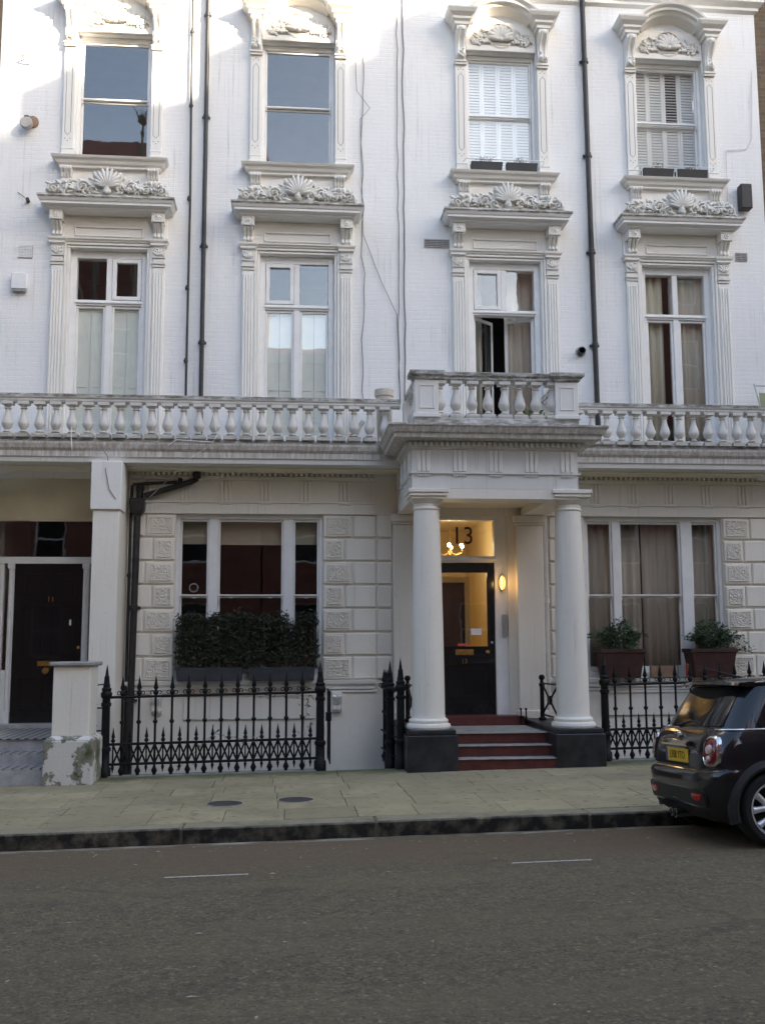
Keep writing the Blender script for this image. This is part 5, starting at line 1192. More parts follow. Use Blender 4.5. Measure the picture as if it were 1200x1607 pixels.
for xm, wd, lab, sd_ in ((5.23, .34, 'square dark red planter with a round green bush, nearer the porch column', 1), (6.70, .36, 'square dark red planter with a spreading green bush, farther from the porch', 2)):
    t = thing('planter', (xm, W-.22, 1.19), lab, 'planter', 'red planters')
    q = MB(); q.loops([[(xm-r_, W-.17-o, z), (xm+r_, W-.17-o, z), (xm+r_, W-.17+o, z), (xm-r_, W-.17+o, z)] for r_, o, z in ((wd*.84, .14, 1.188), (wd, .19, 1.58), (wd+.02, .205, 1.582), (wd+.02, .205, 1.64), (wd-.03, .17, 1.64), (wd-.03, .17, 1.60))]); q.build('pot', 'terracotta', t, bevel=.006)
    rs = random.Random(sd_); q = MB(); pts = []
    while len(pts) < 1900:
        x, y, z = rs.uniform(-1, 1), rs.uniform(-1, 1), rs.uniform(-1, 1)
        rr = x*x+y*y+z*z
        if rr > 1 or rr < rs.random()*.7: continue
        lump = 1+.22*math.sin(5*x+sd_)+.18*math.sin(7*z+2*y+sd_)+.25*mnz.noise(Vector((x*3, y*3, z*3+sd_)))
        pts.append((xm+x*(wd+.06)*lump+(.05*sd_-.06), W-.19+y*.20*lump, 1.83+z*.20*lump))
    leaves(q, pts, .06, rs)
    if sd_ == 2:
        pp = [(xm+.25+rs.uniform(0, .45), W-.25+rs.uniform(-.05, .05), 1.66+rs.gauss(0, .04)) for k in range(60)]; leaves(q, pp, .07, rs)
    q.build('foliage', 'leaf2', t)
    q = MB()
    for k in range(9): q.tube([(xm+rs.uniform(-.15, .15), W-.17, 1.58), (xm+rs.uniform(-.25, .25), W-.18, 1.72), (xm+rs.uniform(-.35, .35), W-.19, 1.9)], [.012, .008, .004], 5)
    q.build('stems', 'stem', t)
q = MB(); q.box(5.75, 6.16, W+.02-.14, W-.04, 1.19, 1.37); tag(q.build('wooden_box', 'wood', None, bevel=.006), 'plain brown wooden box on the sill between the red planters', 'box')
q = MB(); q.box(6.20, 6.32, W-.12, W-.05, 1.19, 1.38); tag(q.build('sill_card', 'greyplastic', None, bevel=.004), 'small grey card standing on the sill beside the wooden box', 'card')
q = MB(); q.box(6.335, 6.385, W-.12, W-.06, 1.19, 1.40); tag(q.build('red_can', 'redpaper', None, bevel=.008), 'small red carton on the sill against the far planter', 'carton')
# high window troughs with guard bars
for cx, lab in ((CW[2], 'above the porch'), (CW[3], 'beside the drainpipe on the far bay')):
    t = thing('sill_guard', (cx, W-.2, 9.5), 'thin white guard bar on the sash window sill '+lab, 'guard rail', 'sill guards')
    q = MB(); q.tube([(cx-.68, W-.06, 9.70), (cx-.66, W-.20, 9.70), (cx+.66, W-.20, 9.70), (cx+.68, W-.06, 9.70)], .008, 6)
    for x in (-.60, 0, .60): q.tube([(cx+x, W-.20, 9.50), (cx+x, W-.20, 9.70)], .007, 6)
    q.build('bar', 'whiteplastic', t, smooth=True)
    for sg in (-1, 1):
        xa, xb = sorted((cx+sg*.03, cx+sg*.56)); t = thing('window_trough', ((xa+xb)/2, W-.1, 9.5), ('black sill trough with dead stalks, high window %s, %s' % ('over the porch' if cx < 5 else 'past the drainpipe', 'half towards number eleven' if sg < 0 else 'half away from number eleven')), 'window box', 'black sill troughs')
        q = MB(); q.loops([[(xa+o, W-.185+o, z), (xb-o, W-.185+o, z), (xb-o, W-.01-o, z), (xa+o, W-.01-o, z)] for o, z in ((.02, 9.502), (0, 9.67), (.012, 9.67), (.012, 9.64))]); q.build('trough', 'blackplastic', t, bevel=.003)
        rs = random.Random(int(cx*10)+sg); q = MB(); xc = cx+sg*rs.uniform(.2, .4)
        for k in range(12): x = xc+rs.uniform(-.09, .09); q.tube([(x, W-.1, 9.64), (x+rs.uniform(-.04, .04), W-.1+rs.uniform(-.03, .03), 9.73), (x+rs.uniform(-.09, .09), W-.1, 9.76+rs.uniform(0, .06))], [.004, .003, .002], 4)
        pp = [(xc+rs.gauss(0, .06), W-.1, 9.70+rs.uniform(0, .07)) for k in range(30)]; leaves(q, pp, .035, rs); q.build('dead_stalks', 'dead', t)
# weeds climbing in the hedge railing
rs = random.Random(8); q = MB()
def vine(mb, p0, p1, n):
    pts = [(p0[0]+(p1[0]-p0[0])*k/n+rs.uniform(-.03, .03), p0[1]+(p1[1]-p0[1])*k/n+rs.uniform(-.03, .03), p0[2]+(p1[2]-p0[2])*k/n+rs.uniform(-.02, .02)) for k in range(n+1)]
    mb.tube(pts, .003, 4); return pts
tw = thing('climbing_weed', (-.3, 14.85, 0), 'straggly pale green weed climbing through the hedge railing', 'plant')
vp = []
for a_, b_3, n_ in (((.25, 14.9, .0), (.30, 14.9, 1.15), 14), ((.30, 14.85, .95), (-.55, 14.76, 1.08), 10), ((-1.5, 14.9, 0), (-.95, 14.76, .55), 10), ((-.95, 14.76, .5), (-.4, 14.75, .40), 8)):
    q = MB(); vp += vine(q, a_, b_3, n_); q.build('stem', 'stem', tw)
q = MB(); leaves(q, [(p[0]+rs.gauss(0, .05), p[1]+rs.uniform(-.05, .03), p[2]+rs.gauss(0, .04)) for p in vp for _ in range(rs.choice([1, 2, 3]))], .06, rs); q.build('leaves', 'weed', tw)
# things on the balcony
t = thing('round_pot', (1.50, 15.8, 4.8), 'cream round pot rim rising behind the balcony rail beside the porch', 'pot')
q = MB(); q.lathe([(.11, 4.802), (.13, 5.58), (.15, 5.59), (.155, 5.69), (.14, 5.70), (.13, 5.63)], (1.50, 15.80, 0), 20); q.build('pot', 'greypot', t, smooth=40)
q = MB(); q.lathe([(.04, 5.0), (.128, 5.60), (.02, 5.62)], (1.50, 15.80, 0), 16); q.build('soil', 'soil', t)
t = thing('folding_chair', (7.9, 15.85, 4.8), 'metal folding chair with green cloth leaning on the balcony', 'chair')
q = MB()
for x in (7.62, 8.0): q.tube([(x+.16, 15.75, 4.8), (x, 15.95, 5.95)], .014, 7)
for zz_, dx in ((5.92, .0), (5.45, .06)): q.tube([(7.62+dx, 15.94 if zz_ > 5.6 else 15.87, zz_), (8.0+dx, 15.94 if zz_ > 5.6 else 15.87, zz_)], .012, 7)
for x in (7.66, 7.94): q.tube([(x, 15.95, 4.8), (x+.05, 15.70, 5.35)], .012, 7)
q.build('frame', 'steel', t, smooth=True)
q = MB(); q.loops([[(7.66+.06*k/4, 15.86+.02*k, 5.78-.11*k), (7.98+.06*k/4, 15.86+.02*k, 5.78-.11*k), (7.98+.06*k/4, 15.875+.02*k, 5.78-.11*k), (7.66+.06*k/4, 15.875+.02*k, 5.78-.11*k)] for k in range(5)]); q.build('cloth', 'greencloth', t)
t = thing('potted_plant', (3.9, 15.7, 4.8), 'yellow green pot plant behind the porch balusters', 'plant')
q = MB(); q.lathe([(.09, 4.802), (.12, 5.0), (.13, 5.0), (.13, 5.03), (.11, 5.03)], (3.72, 15.4, 0), 14); q.build('pot', 'terracotta', t, smooth=40)
rs = random.Random(31); q = MB(); leaves(q, [(3.72+rs.gauss(0, .09), 15.4+rs.gauss(0, .08), 5.06+abs(rs.gauss(.08, .09))) for k in range(260)], .10, rs); q.build('leaves', 'weed', t)
q = MB(); q.tube([(.98, 15.72, 4.82), (1.12, 15.66, 5.10), (1.16, 15.66, 5.16)], .035, 10).tube([(1.02, 15.68, 4.88), (.92, 15.66, 4.86)], .02, 8)
tag(q.build('hand_tool', 'whiteplastic', None, smooth=40), 'white plastic sealant gun left behind the balcony balusters', 'tool')
q = MB(); q.box(.72, .80, 15.70, 15.76, 4.802, 4.90).tube([(.95, 15.66, 4.90), (1.05, 15.64, 5.02)], .02, 7); tag(q.build('red_tool', 'redpaper', None, bevel=.006), 'small red hand tool behind the balcony balusters', 'tool')

# ------------------------------------------------------------------ the parked car (heading +x, right side towards the camera)
def carmat(name, col, rough, metal=0., coat=1.):
    mt, n, l, p = newmat(name); p.inputs['Base Color'].default_value = (*col, 1); p.inputs['Roughness'].default_value = rough
    p.inputs['Metallic'].default_value = metal; p.inputs['Coat Weight'].default_value = coat
    if coat: p.inputs['Specular IOR Level'].default_value = .1
    p.inputs['Coat Roughness'].default_value = .04
    fl = noise(n, l, 3.5, 6, n.new('ShaderNodeTexCoord').outputs['Object']); l.new(rng(n, l, fl, .35, .75, rough, min(1, rough+.15)), p.inputs['Roughness']); return mt
M['carpaint'] = carmat('car_paint', (.010, .010, .012), .28)
M['carglass'] = carmat('car_glass', (.012, .014, .016), .04, 0, 0.)
M['chrome'] = carmat('chrome', (.75, .75, .74), .08, 1., 0.)
M['carblack'] = basic('car_black_plastic', (.018, .018, .018), .55, .2, 20)
M['tyre'] = basic('tyre_rubber', (.014, .014, .014), .8, .3, 30, .002, 80)
M['alloy'] = carmat('alloy', (.80, .80, .79), .35, .6, .3)
M['tail_red'] = carmat('tail_red', (.16, .012, .012), .12)
M['tail_clear'] = carmat('tail_clear', (.60, .45, .40), .12)
M['reflector'] = carmat('reflector_red', (.40, .015, .015), .2)
M['plate'] = basic('yellow_plate', (.72, .46, .03), .45, .04)
M['plateblue'] = basic('blue_band', (.02, .06, .30), .45, .04)
M['platetext'] = basic('plate_black', (.012, .012, .012), .5, .04)
CS = 1.04; CX0, CY0 = 3.62, 8.72+.84*CS
car = thing('parked_car', (CX0, CY0, 0), 'small black hatchback with yellow rear plate parked at the kerb', 'car')
cz = road_z(9.55)+zg(CX0)-.012
car.location = (CX0, CY0, cz); car.rotation_euler = (R(-3.0), -math.atan(.017), 0); car.scale = (CS, CS, CS); WO[car] = Vector((0, 0, 0))
LV = [(.19, .16, 3.52, .72, 0.23, 0.25), (.25, .07, 3.60, .79, 0.23, 0.32), (.32, .02, 3.66, .822, 0.23, 0.36), (.44, .0, 3.69, .838, 0.23, 0.38), (.56, .0, 3.70, .842, 0.23, 0.38), (.605, .012, 3.69, .842, 0.22, 0.37), (.625, .035, 3.68, .838, 0.21, 0.36), (.64, .055, 3.67, .834, 0.20, 0.35),
      (.72, .060, 3.64, .83, 0.19, 0.34), (.82, .075, 3.56, .82, 0.19, 0.34), (.90, .105, 3.44, .803, 0.20, 0.34), (.945, .135, 3.30, .788, 0.21, 0.34), (.965, .16, 3.02, .772, 0.22, 0.34)]
GLV = [(.955, .165, 2.92, .768, .30, .44), (1.02, .20, 2.78, .752, .30, .43), (1.12, .265, 2.58, .725, .30, .41), (1.22, .335, 2.40, .695, .30, .40), (1.31, .405, 2.26, .665, .30, .38), (1.335, .425, 2.22, .656, .30, .38)]
RLV = [(1.325, .40, 2.26, .672, .32, .40), (1.345, .385, 2.27, .674, .32, .40), (1.365, .40, 2.22, .655, .33, .40), (1.385, .50, 2.1, .60, .35, .40), (1.398, .68, 1.95, .48, .35, .35), (1.404, .9, 1.75, .30, .3, .25)]
def outline(lv, off=0., nside=14, narc=9):
    z, x0, x1, w_, rx, ry = lv; x0 -= off; x1 += off; w_ += off
    pts = []
    for k in range(narc+1): a = math.pi/2*k/narc; pts.append((x0+rx-rx*math.cos(a)**.9 if False else x0+rx-rx*math.cos(a), -(w_-ry+ry*math.sin(a)), z))
    for k in range(1, nside): pts.append((x0+rx+(x1-x0-2*rx)*k/nside, -w_*(1+.006*math.sin(math.pi*k/nside)), z))
    for k in range(narc+1): a = math.pi/2*k/narc; pts.append((x1-rx+rx*math.sin(a), -(w_-ry+ry*math.cos(a)), z))
    return pts + [(x, -y, z) for x, y, z in reversed(pts)]
q = MB(); q.loops([outline(l) for l in LV]); body = q.build('body', 'carpaint', car, smooth=50, local=True)
WX = (.56, 3.02)
cut = MB()
for wx in WX:
    for sy in (-1, 1):
        a, b = sorted((sy*.60, sy*.95)); cut.lathe([(.345, a), (.345, b)], (wx, 0, .305), 36, 'y')
cob = cut.build('cutter', 'carblack', car, local=True)
md = body.modifiers.new('b', 'BOOLEAN'); md.object = cob; md.operation = 'DIFFERENCE'; md.solver = 'EXACT'
dg = bpy.context.evaluated_depsgraph_get(); dg.update()
nm = bpy.data.meshes.new_from_object(body.evaluated_get(dg)); body.modifiers.clear(); body.data = nm; bpy.data.objects.remove(cob)
nm.materials.clear(); nm.materials.append(M['carpaint'])
for pl_ in nm.polygons: pl_.use_smooth = True
nm.set_sharp_from_angle(angle=R(35))
q = MB(); q.loops([outline(l) for l in GLV]); q.build('cabin', 'carpaint', car, smooth=50, local=True)
q = MB(); q.loops([outline(l) for l in RLV]); q.build('roof', 'carpaint', car, smooth=50, local=True)
def patch(sel, off, levels, mat, name):                              # a skin over part of the cabin
    lo = []
    for l in levels:
        full = outline(l, off, 14, 9); lo.append([full[i] for i in sel])
    q = MB(); q.loops(lo, closed=False, cap0=False, cap1=False); return q.build(name, mat, car, smooth=50, local=True)
def lerp_levels(src, zs):
    out = []
    for z in zs:
        for a, b in zip(src, src[1:]):
            if a[0] <= z <= b[0]+1e-6: t_ = (z-a[0])/(b[0]-a[0]); out.append(tuple(a[i]+(b[i]-a[i])*t_ for i in range(6))); break
    return out
N_ = len(outline(GLV[0]))
gz = lerp_levels(GLV, [.985, 1.05, 1.12, 1.20, 1.27, 1.315])
rear_sel = [N_-1-k for k in range(4, -1, -1)] + list(range(0, 5))
patch(rear_sel, .006, gz, 'carglass', 'rear_window')
patch(list(range(9, 16)), .006, gz, 'carglass', 'side_window'); patch(list(range(16, 24)), .006, gz, 'carglass', 'side_window')
patch([N_-1-k for k in range(9, 16)][::-1], .006, gz, 'carglass', 'side_window'); patch([N_-1-k for k in range(16, 24)][::-1], .006, gz, 'carglass', 'side_window')
patch([k for k in range(24, 33)]+[N_-1-k for k in range(32, 23, -1)], .006, gz, 'carglass', 'windscreen')
# chrome belt strip
for sg in (1, -1):
    pts = outline(lerp_levels(LV, [.955])[0], .006); seg = pts[3:26]; q = MB(); q.tube([(x, y*sg, z+.004) for x, y, z in seg], .0085, 6); q.build('belt_strip', 'chrome', car, smooth=True, local=True)
# spoiler
q = MB(); sp_ = []
for k in range(13):
    u = -1+2*k/12; y = u*.62; xb = .27+.13*abs(u)**2.6; sp_.append([(xb, y, 1.345-.02*u*u), (xb+.02, y, 1.368-.02*u*u), (xb+.30, y, 1.392-.03*u*u), (xb+.30, y, 1.34-.03*u*u), (xb+.08, y, 1.330-.02*u*u)])
q.loops(sp_); q.build('spoiler', 'carpaint', car, smooth=40, local=True)
q = MB(); q.tube([(.75, 0, 1.39), (.60, 0, 1.43), (.28, 0, 1.52)], [.012, .005, .003], 6); q.build('aerial', 'carblack', car, local=True)
# tail lights: chrome ring, red lens, clear roundel
def rear_point(y, z, off=0.):
    l = lerp_levels(LV, [z])[0]; _, x0, x1, w_, rx, ry = l; ay = abs(y); x0 -= off; w_ += off
    if ay <= w_-ry: return x0
    s_ = min(1, (ay-(w_-ry))/ry); return x0+rx-rx*math.sqrt(max(0, 1-s_*s_))
for sg in (-1, 1):
    def oval(sc, off, n=28):
        ring = []
        for k in range(n):
            a = 2*math.pi*k/n; ca, sa = math.cos(a), math.sin(a)
            u = math.copysign(abs(ca)**.62, ca)*.088*sc; v = math.copysign(abs(sa)**.62, sa)*.125*sc
            y = .672+u*(1.0-.10*(v/.125)) - .012*(v/.125); z = .785+v; ring.append((rear_point(y, z, off)-0.0, sg*y, z))
        return ring
    q = MB(); q.loops([oval(1.0, -.03), oval(1.0, .012), oval(.86, .016), oval(.84, .004)], cap0=False, cap1=False); tl = q.build('tail_light', 'chrome', car, smooth=40, local=True)
    q = MB(); q.loops([oval(.87, .004), oval(.80, .012), oval(.45, .016), oval(.1, .017)], cap0=False); ob = q.build('tail_lens', 'tail_red', car, smooth=60, local=True)
    q = MB()
    for sc, off in ((1, .016), (.7, .022), (.1, .024)):
        pass
    def rnd(cy, cz_, r_, off): return [(rear_point(cy+r_*math.cos(2*math.pi*k/18), cz_+r_*math.sin(2*math.pi*k/18), off), sg*(cy+r_*math.cos(2*math.pi*k/18)), cz_+r_*math.sin(2*math.pi*k/18)) for k in range(18)]
    q.loops([rnd(.665, .80, .040, .014), rnd(.665, .80, .036, .021), rnd(.665, .80, .01, .023)], cap0=False); q.loops([rnd(.668, .725, .026, .014), rnd(.668, .725, .022, .020), rnd(.668, .725, .004, .021)], cap0=False)
    q.build('indicator_lens', 'tail_clear', car, smooth=60, local=True)
    q = MB()
    def refl(sc, off): return [(rear_point(.50+.085*sc*math.copysign(abs(math.cos(a))**.5, math.cos(a)), .40+.03*sc*math.copysign(abs(math.sin(a))**.5, math.sin(a)), off), sg*(.50+.085*sc*math.copysign(abs(math.cos(a))**.5, math.cos(a))), .40+.03*sc*math.copysign(abs(math.sin(a))**.5, math.sin(a))) for a in [2*math.pi*k/20 for k in range(20)]]
    q.loops([refl(1, -.01), refl(1, .008), refl(.8, .012)]); q.build('reflector', 'reflector', car, smooth=40, local=True)
# lower bumper insert with outline
def rearstrip(y0, y1, z0, z1, off, n=24): return [[(rear_point(y0+(y1-y0)*k/n, z, off), y0+(y1-y0)*k/n, z) for k in range(n+1)] for z in (z0, (z0+z1)/2, z1)]
q = MB(); q.loops(rearstrip(-.62, .62, .325, .455, .003), closed=False, cap0=False, cap1=False); q.build('bumper_insert', 'carblack', car, smooth=60, local=True)
ring = [(-.63, .325), (-.66, .36), (-.66, .43), (-.62, .465)] + [(-.62+1.24*k/20, .465) for k in range(1, 20)] + [(.62, .465), (.66, .43), (.66, .36), (.63, .325)] + [(.63-1.26*k/24, .325+(.03*math.exp(-((.63-1.26*k/24)/.16)**2))) for k in range(1, 24)]
q = MB(); pth = [(rear_point(y, z, .006), y, z) for y, z in ring]; q.tube(pth+[pth[0]], .0055, 5); q.build('bumper_trim', 'carpaint', car, smooth=True, local=True)
q = MB(); q.loops(rearstrip(-.60, .60, .20, .30, .004), closed=False, cap0=False, cap1=False); q.build('diffuser', 'carblack', car, smooth=60, local=True)
for y in (-.05, .05):
    q = MB(); q.lathe([(.036, .22), (.036, -.01), (.042, -.02), (.034, -.022), (.030, .05)], (0.0, y, .225), 16, 'x'); q.build('exhaust', 'chrome', car, smooth=40, local=True)
# plate, handle, badge
q = MB(); q.box(.050, .062, -.265, .265, .665, .785); q.build('number_plate', 'plate', car, bevel=.004, local=True)
q = MB(); q.box(.047, .0495, .218, .262, .668, .782); q.build('plate_band', 'plateblue', car, local=True)
text_mesh('plate_text', 'LF08 YTO', .098, 'platetext', car, (.0485, -.02, .725), .001, 90, .86, True, -90)
q = MB(); hl_ = []
for k in range(13):
    u = -1+2*k/12; y = u*.30; b_z = .022*(1-.25*u*u); hl_.append([(.055, y, .815), (.030, y, .812), (.022, y, .830), (.040, y, .83+b_z*1.4), (.075, y, .83+b_z*1.6)])
q.loops(hl_); q.build('boot_handle', 'chrome', car, smooth=40, local=True)
q = MB(); q.lathe([(.028, .02), (.028, -.004), (.004, -.008)], (.080, 0, .905), 16, 'x'); q.build('badge', 'chrome', car, smooth=40, local=True)
q = MB()
for sg in (-1, 1): q.loops([[(.075, sg*.028, .917), (.069, sg*.028, .905), (.075, sg*.028, .893)], [(.083, sg*.10, .915), (.079, sg*.10, .910), (.083, sg*.10, .904)]])
q.build('badge_wings', 'chrome', car, local=True)
text_mesh('boot_lettering', 'COOPER', .034, 'chrome', car, (.062, -.385, .765), .002, 90, 1.1, True, -90)
text_mesh('boot_letter', 'S', .046, 'reflector', car, (.066, -.475, .765), .002, 90, 1.1, True, -90)
q = MB(); q.tube([(.165, .20, .985), (.20, -.05, 1.02), (.185, -.30, 1.0)], [.012, .009, .006], 6); q.build('wiper', 'carblack', car, local=True)
for sg in (-1, 1):
    q = MB(); q.tube([(rear_point(y, z, .001), sg*y, z) for y, z in ((.55, .65), (.565, .72), (.56, .82), (.545, .90), (.53, .945))], .0028, 4); q.build('tailgate_gap', 'platetext', car, local=True)
q = MB(); q.tube([(rear_point(y, .632, .002), y, .632) for y in [-.80+.08*k for k in range(21)]], .0035, 4); q.build('bumper_gap', 'platetext', car, local=True)
# arches and sills
for wx in WX:
    for sg in (-1, 1):
        q = MB(); lo = []
        for k in range(23):
            a = R(-14)+R(208)*k/22; ca, sa = math.cos(a), math.sin(a); z0_, z1_ = .305+.345*sa, .305+.405*sa
            lo.append([(wx+.338*ca, sg*.80, .305+.338*sa), (wx+.338*ca, sg*.858, .305+.338*sa), (wx+.36*ca, sg*.866, .305+.36*sa), (wx+.412*ca, sg*.848, .305+.412*sa), (wx+.412*ca, sg*.79, .305+.412*sa)])
        q.loops(lo); q.build('wheel_arch', 'carblack', car, smooth=35, local=True)
for sg in (-1, 1):
    a, b = sorted((sg*.80, sg*.850)); q = MB(); q.box(1.04, 2.66, a, b, .19, .33); q.build('side_sill', 'carblack', car, bevel=.02, local=True)
    q = MB(); q.tube([(1.55, sg*.845, .935), (1.52, sg*.850, .6), (1.55, sg*.845, .34)], .003, 4); q.build('door_gap', 'platetext', car, local=True)
    q = MB(); q.tube([(1.62, sg*.838, .84), (1.66, sg*.865, .842), (1.78, sg*.865, .842), (1.82, sg*.838, .84)], .012, 7); q.build('door_handle', 'chrome', car, smooth=True, local=True)
    q = MB(); q.ball((2.42, sg*.86, 1.03), (.06, .085, .06), 12, 8); q.build('mirror', 'carpaint', car, smooth=True, local=True)
    q = MB(); q.ball((3.50, sg*.58, .74), (.09, .10, .11), 14, 10); q.build('headlight', 'tail_clear', car, smooth=True, local=True)
def make_wheel(wx, sg):
    tw_ = MB(); yo = sg*.835; yi = sg*.64; s_ = -sg
    prof = [(.222, sg*.0), (.235, sg*.012), (.275, sg*.014), (.298, sg*-.004), (.308, sg*-.03), (.308, sg*-.165), (.298, sg*-.19), (.235, sg*-.2), (.222, sg*-.19)]
    tw_.lathe([(r_, yo+h-0) for r_, h in prof]+[(.222, yo)], (wx, 0, .308), 40, 'y', False); wh = tw_.build('wheel', 'tyre', car, smooth=35, local=True)
    q = MB(); y0 = yo
    q.lathe([(.222, y0-sg*.19), (.222, y0-sg*.005), (.228, y0+sg*.006), (.216, y0+sg*.006), (.208, y0-sg*.01), (.200, y0-sg*.03), (.196, y0-sg*.18)], (wx, 0, .308), 40, 'y')
    for k in range(5):                                              # looped Y spokes
        a0 = 2*math.pi*k/5+R(18)
        for da in (-.30, .30):
            pp = []
            for u in (.0, .25, .5, .75, 1.0):
                r_ = .045+.165*u; aa = a0+da*math.sin(u*math.pi*.5)**.8*1.05; pp.append((wx+r_*math.cos(aa), y0-sg*(.028-.012*u), .308+r_*math.sin(aa)))
            q.tube(pp, [.030, .027, .025, .027, .032], 8)
    q.lathe([(.06, y0-sg*.05), (.06, y0-sg*.015), (.035, y0-sg*.008), (.004, y0-sg*.006)], (wx, 0, .308), 20, 'y')
    rim = q.build('rim', 'alloy', car, smooth=45, local=True)
    q = MB(); q.lathe([(.195, y0-sg*.12), (.195, y0-sg*.11)], (wx, 0, .308), 30, 'y'); q.build('brake_disc', 'carblack', car, local=True)
for wx in WX:
    for sg in (-1, 1): make_wheel(wx, sg)

# ------------------------------------------------------------------ across the street (seen in reflections, shades the road)
def block(label, x0, x1, z1, yf=-4., mat='redbrick', roof=None, cat='building'):
    t = thing('mansion_block', ((x0+x1)/2, yf, 0), label, cat)
    hl = []; x = x0+1.5
    while x < x1-1.4:
        z = 1.3
        while z < z1-2.6: hl.append((x-.55, x+.55, z, z+1.9)); z += 3.3
        x += 2.6
    q = MB(); xsb = sorted({x0, x1, *[h[0] for h in hl], *[h[1] for h in hl]}); zsb = sorted({-1.3, z1, *[h[2] for h in hl], *[h[3] for h in hl]})
    for i in range(len(xsb)-1):
        for j in range(len(zsb)-1):
            xm, zm = (xsb[i]+xsb[i+1])/2, (zsb[j]+zsb[j+1])/2
            hole = any(h[0] < xm < h[1] and h[2] < zm < h[3] for h in hl); y = yf-.2 if hole else yf
            if not hole: q.add([(xsb[i], y, zsb[j]), (xsb[i], y, zsb[j+1]), (xsb[i+1], y, zsb[j+1]), (xsb[i+1], y, zsb[j])], [(0,1,2,3)])
    for a, b, c, d in hl:
        e = yf-.2
        q.add([(a,yf,c),(a,e,c),(a,e,d),(a,yf,d)], [(3,2,1,0)]); q.add([(b,yf,c),(b,yf,d),(b,e,d),(b,e,c)], [(3,2,1,0)]); q.add([(a,yf,d),(a,e,d),(b,e,d),(b,yf,d)], [(3,2,1,0)]); q.add([(a,yf,c),(b,yf,c),(b,e,c),(a,e,c)], [(3,2,1,0)])
    yb = yf-10
    q.add([(x0,yf,-1.3),(x0,yb,-1.3),(x0,yb,z1),(x0,yf,z1)], [(0,1,2,3)]); q.add([(x1,yf,-1.3),(x1,yf,z1),(x1,yb,z1),(x1,yb,-1.3)], [(0,1,2,3)]); q.add([(x0,yf,z1),(x1,yf,z1),(x1,yb,z1),(x0,yb,z1)], [(0,1,2,3)]); q.add([(x0,yb,-1.3),(x1,yb,-1.3),(x1,yb,z1),(x0,yb,z1)], [(0,1,2,3)])
    q.build('wall', mat, t)
    for a, b, c, d in hl:
        q = MB(); e = yf-.14
        q.box(a, a+.07, e-.05, e, c, d).box(b-.07, b, e-.05, e, c, d).box(a+.07, b-.07, e-.05, e, c, c+.07).box(a+.07, b-.07, e-.05, e, d-.07, d).box(a+.07, b-.07, e-.05, e, (c+d)/2-.03, (c+d)/2+.03); w_ = q.build('window', 'joinery', t)
        q = MB(); q.box(a+.07, b-.07, e-.045, e-.03, c+.07, d-.07); q.build('pane', 'carglass', w_)
    q = MB(); q.box(x0-.1, x1+.1, yf-.3, yf+.25, z1+.001, z1+.35); q.build('parapet', 'stone', t)
    if roof:
        q = MB(); q.prism_x([(yf-.35, z1+.36), (yf-4.5, z1+.36+roof), (yf-9.6, z1+.36)], x0, x1); q.build('roof', 'rooftile', t)
    return t
block('tall red brick mansion block across the street facing number eleven', -62, -.9, 16.8, roof=5.3)
block('narrow red brick house across the street between the tall block and the mews', -.85, 2.5, 11.8, roof=1.6)
block('low red brick mews building across the street beside a bare tree', 2.6, 10.6, 6.4, roof=1.8)
shade = block('tall red brick corner block across the street throwing the long shadow', 10.8, 62, 19.6, roof=None)
for xa, xb, lab in ((-78, -64, 'red brick corner building closing the street beyond number eleven'), (64, 78, 'red brick corner building closing the street beyond number thirteen')):
    e = thing('corner_building', ((xa+xb)/2, 6, 0), lab, 'building'); q = MB(); q.box(xa, xb, -20, 30, -2, 19); q.build('wall', 'sootbrick', e); q = MB(); q.box(xa+.5, xb-.5, -19.5, 29.5, 19.002, 20.4); q.build('roof', 'slate', e)
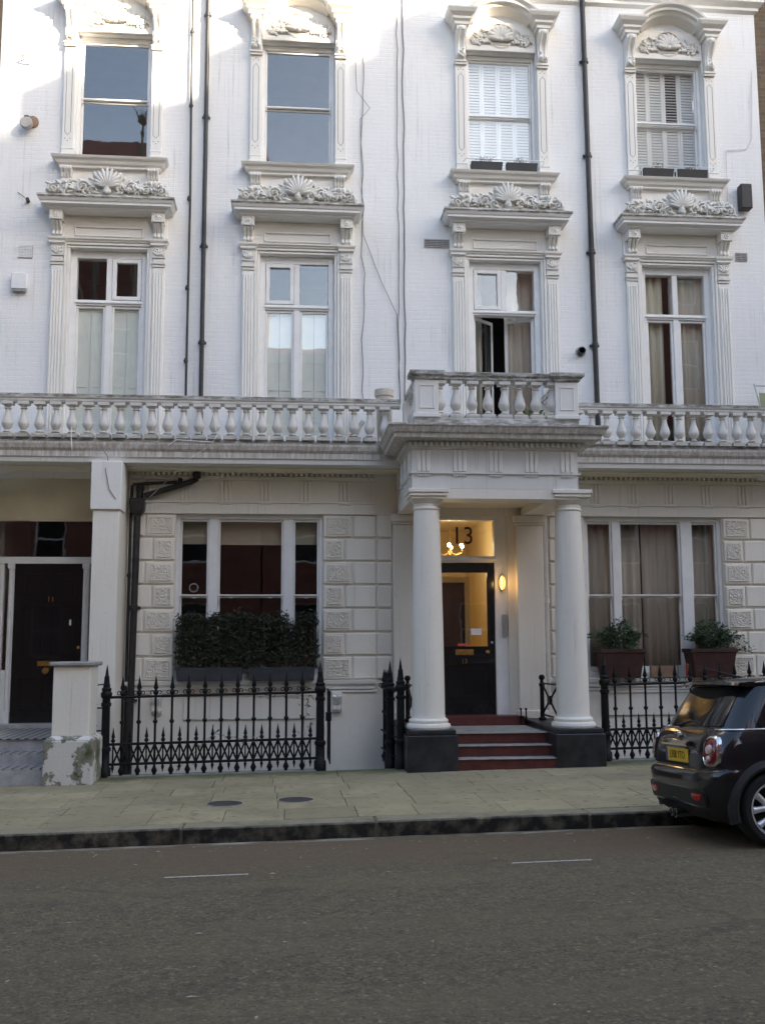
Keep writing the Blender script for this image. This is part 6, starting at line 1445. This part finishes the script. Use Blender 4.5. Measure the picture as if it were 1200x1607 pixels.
q = MB(); q.prism_y([(14.2, 19.96), (40, 19.96), (40, 23.6), (27, 23.6), (15.6, 20.25), (14.2, 20.1)], -7, -4.05); q.build('raked_gable', 'redbrick', shade)
q = MB(); q.box(10.9, 15.7, -9, -4.05, 19.96, 24.6); q.build('glow_blocker', 'redbrick', shade)  # unseen mass added to keep sun glow out of the far sash reflection
for x, h_ in ((17.6, 1.9), (20.6, 2.7), (23.4, 3.3), (25.8, 4.6)):
    q = MB(); q.box(x-.3, x+.3, -5.6, -4.6, 19.97, 19.97+h_); q.build('chimney', 'redbrick', shade)
def bare_tree(x, y, h, seed, label):
    t = thing('plane_tree', (x, y, zg(x)), label, 'tree', 'pollarded street trees'); rs = random.Random(seed); trunk = MB(); br = MB(); tw_ = MB()
    trunk.tube([(x, y, -.2), (x+.05, y, h*.25), (x-.05, y+.05, h*.5)], [.30, .24, .19], 12)
    for k in range(6):
        a = k*1.047+rs.uniform(-.3, .3); p = Vector((x-.04, y+.04, h*(.42+.02*k))); pts = [p]; d = Vector((math.cos(a)*.7, math.sin(a)*.7, .9)).normalized()
        for j in range(5):
            d = (d+Vector((rs.uniform(-.25, .25), rs.uniform(-.25, .25), rs.uniform(0, .35)))).normalized(); p = p+d*(h*.095); pts.append(p)
        br.tube(pts, [.13-.016*j for j in range(6)], 8); br.ball(pts[-1], .17, 8, 6)
        for j in range(9):
            e = pts[-1]; dd = Vector((rs.uniform(-1, 1), rs.uniform(-1, 1), rs.uniform(-.1, 1))).normalized(); L = rs.uniform(.3, .8); tw_.tube([e, e+dd*L*.5, e+dd*L+Vector((0, 0, .1))], [.02, .012, .005], 5)
    trunk.build('trunk', 'bark', t, smooth=True); br.build('limbs', 'bark', t, smooth=True); tw_.build('crown', 'bark', t)
bare_tree(-5.4, -.2, 20.0, 1, 'bare pollarded plane tree in front of the tall brick block facing number eleven')
bare_tree(3.6, -.4, 13.0, 2, 'bare pollarded plane tree beside the low mews building')
bare_tree(7.0, -.2, 13.5, 3, 'bare pollarded plane tree across the street facing the porch')
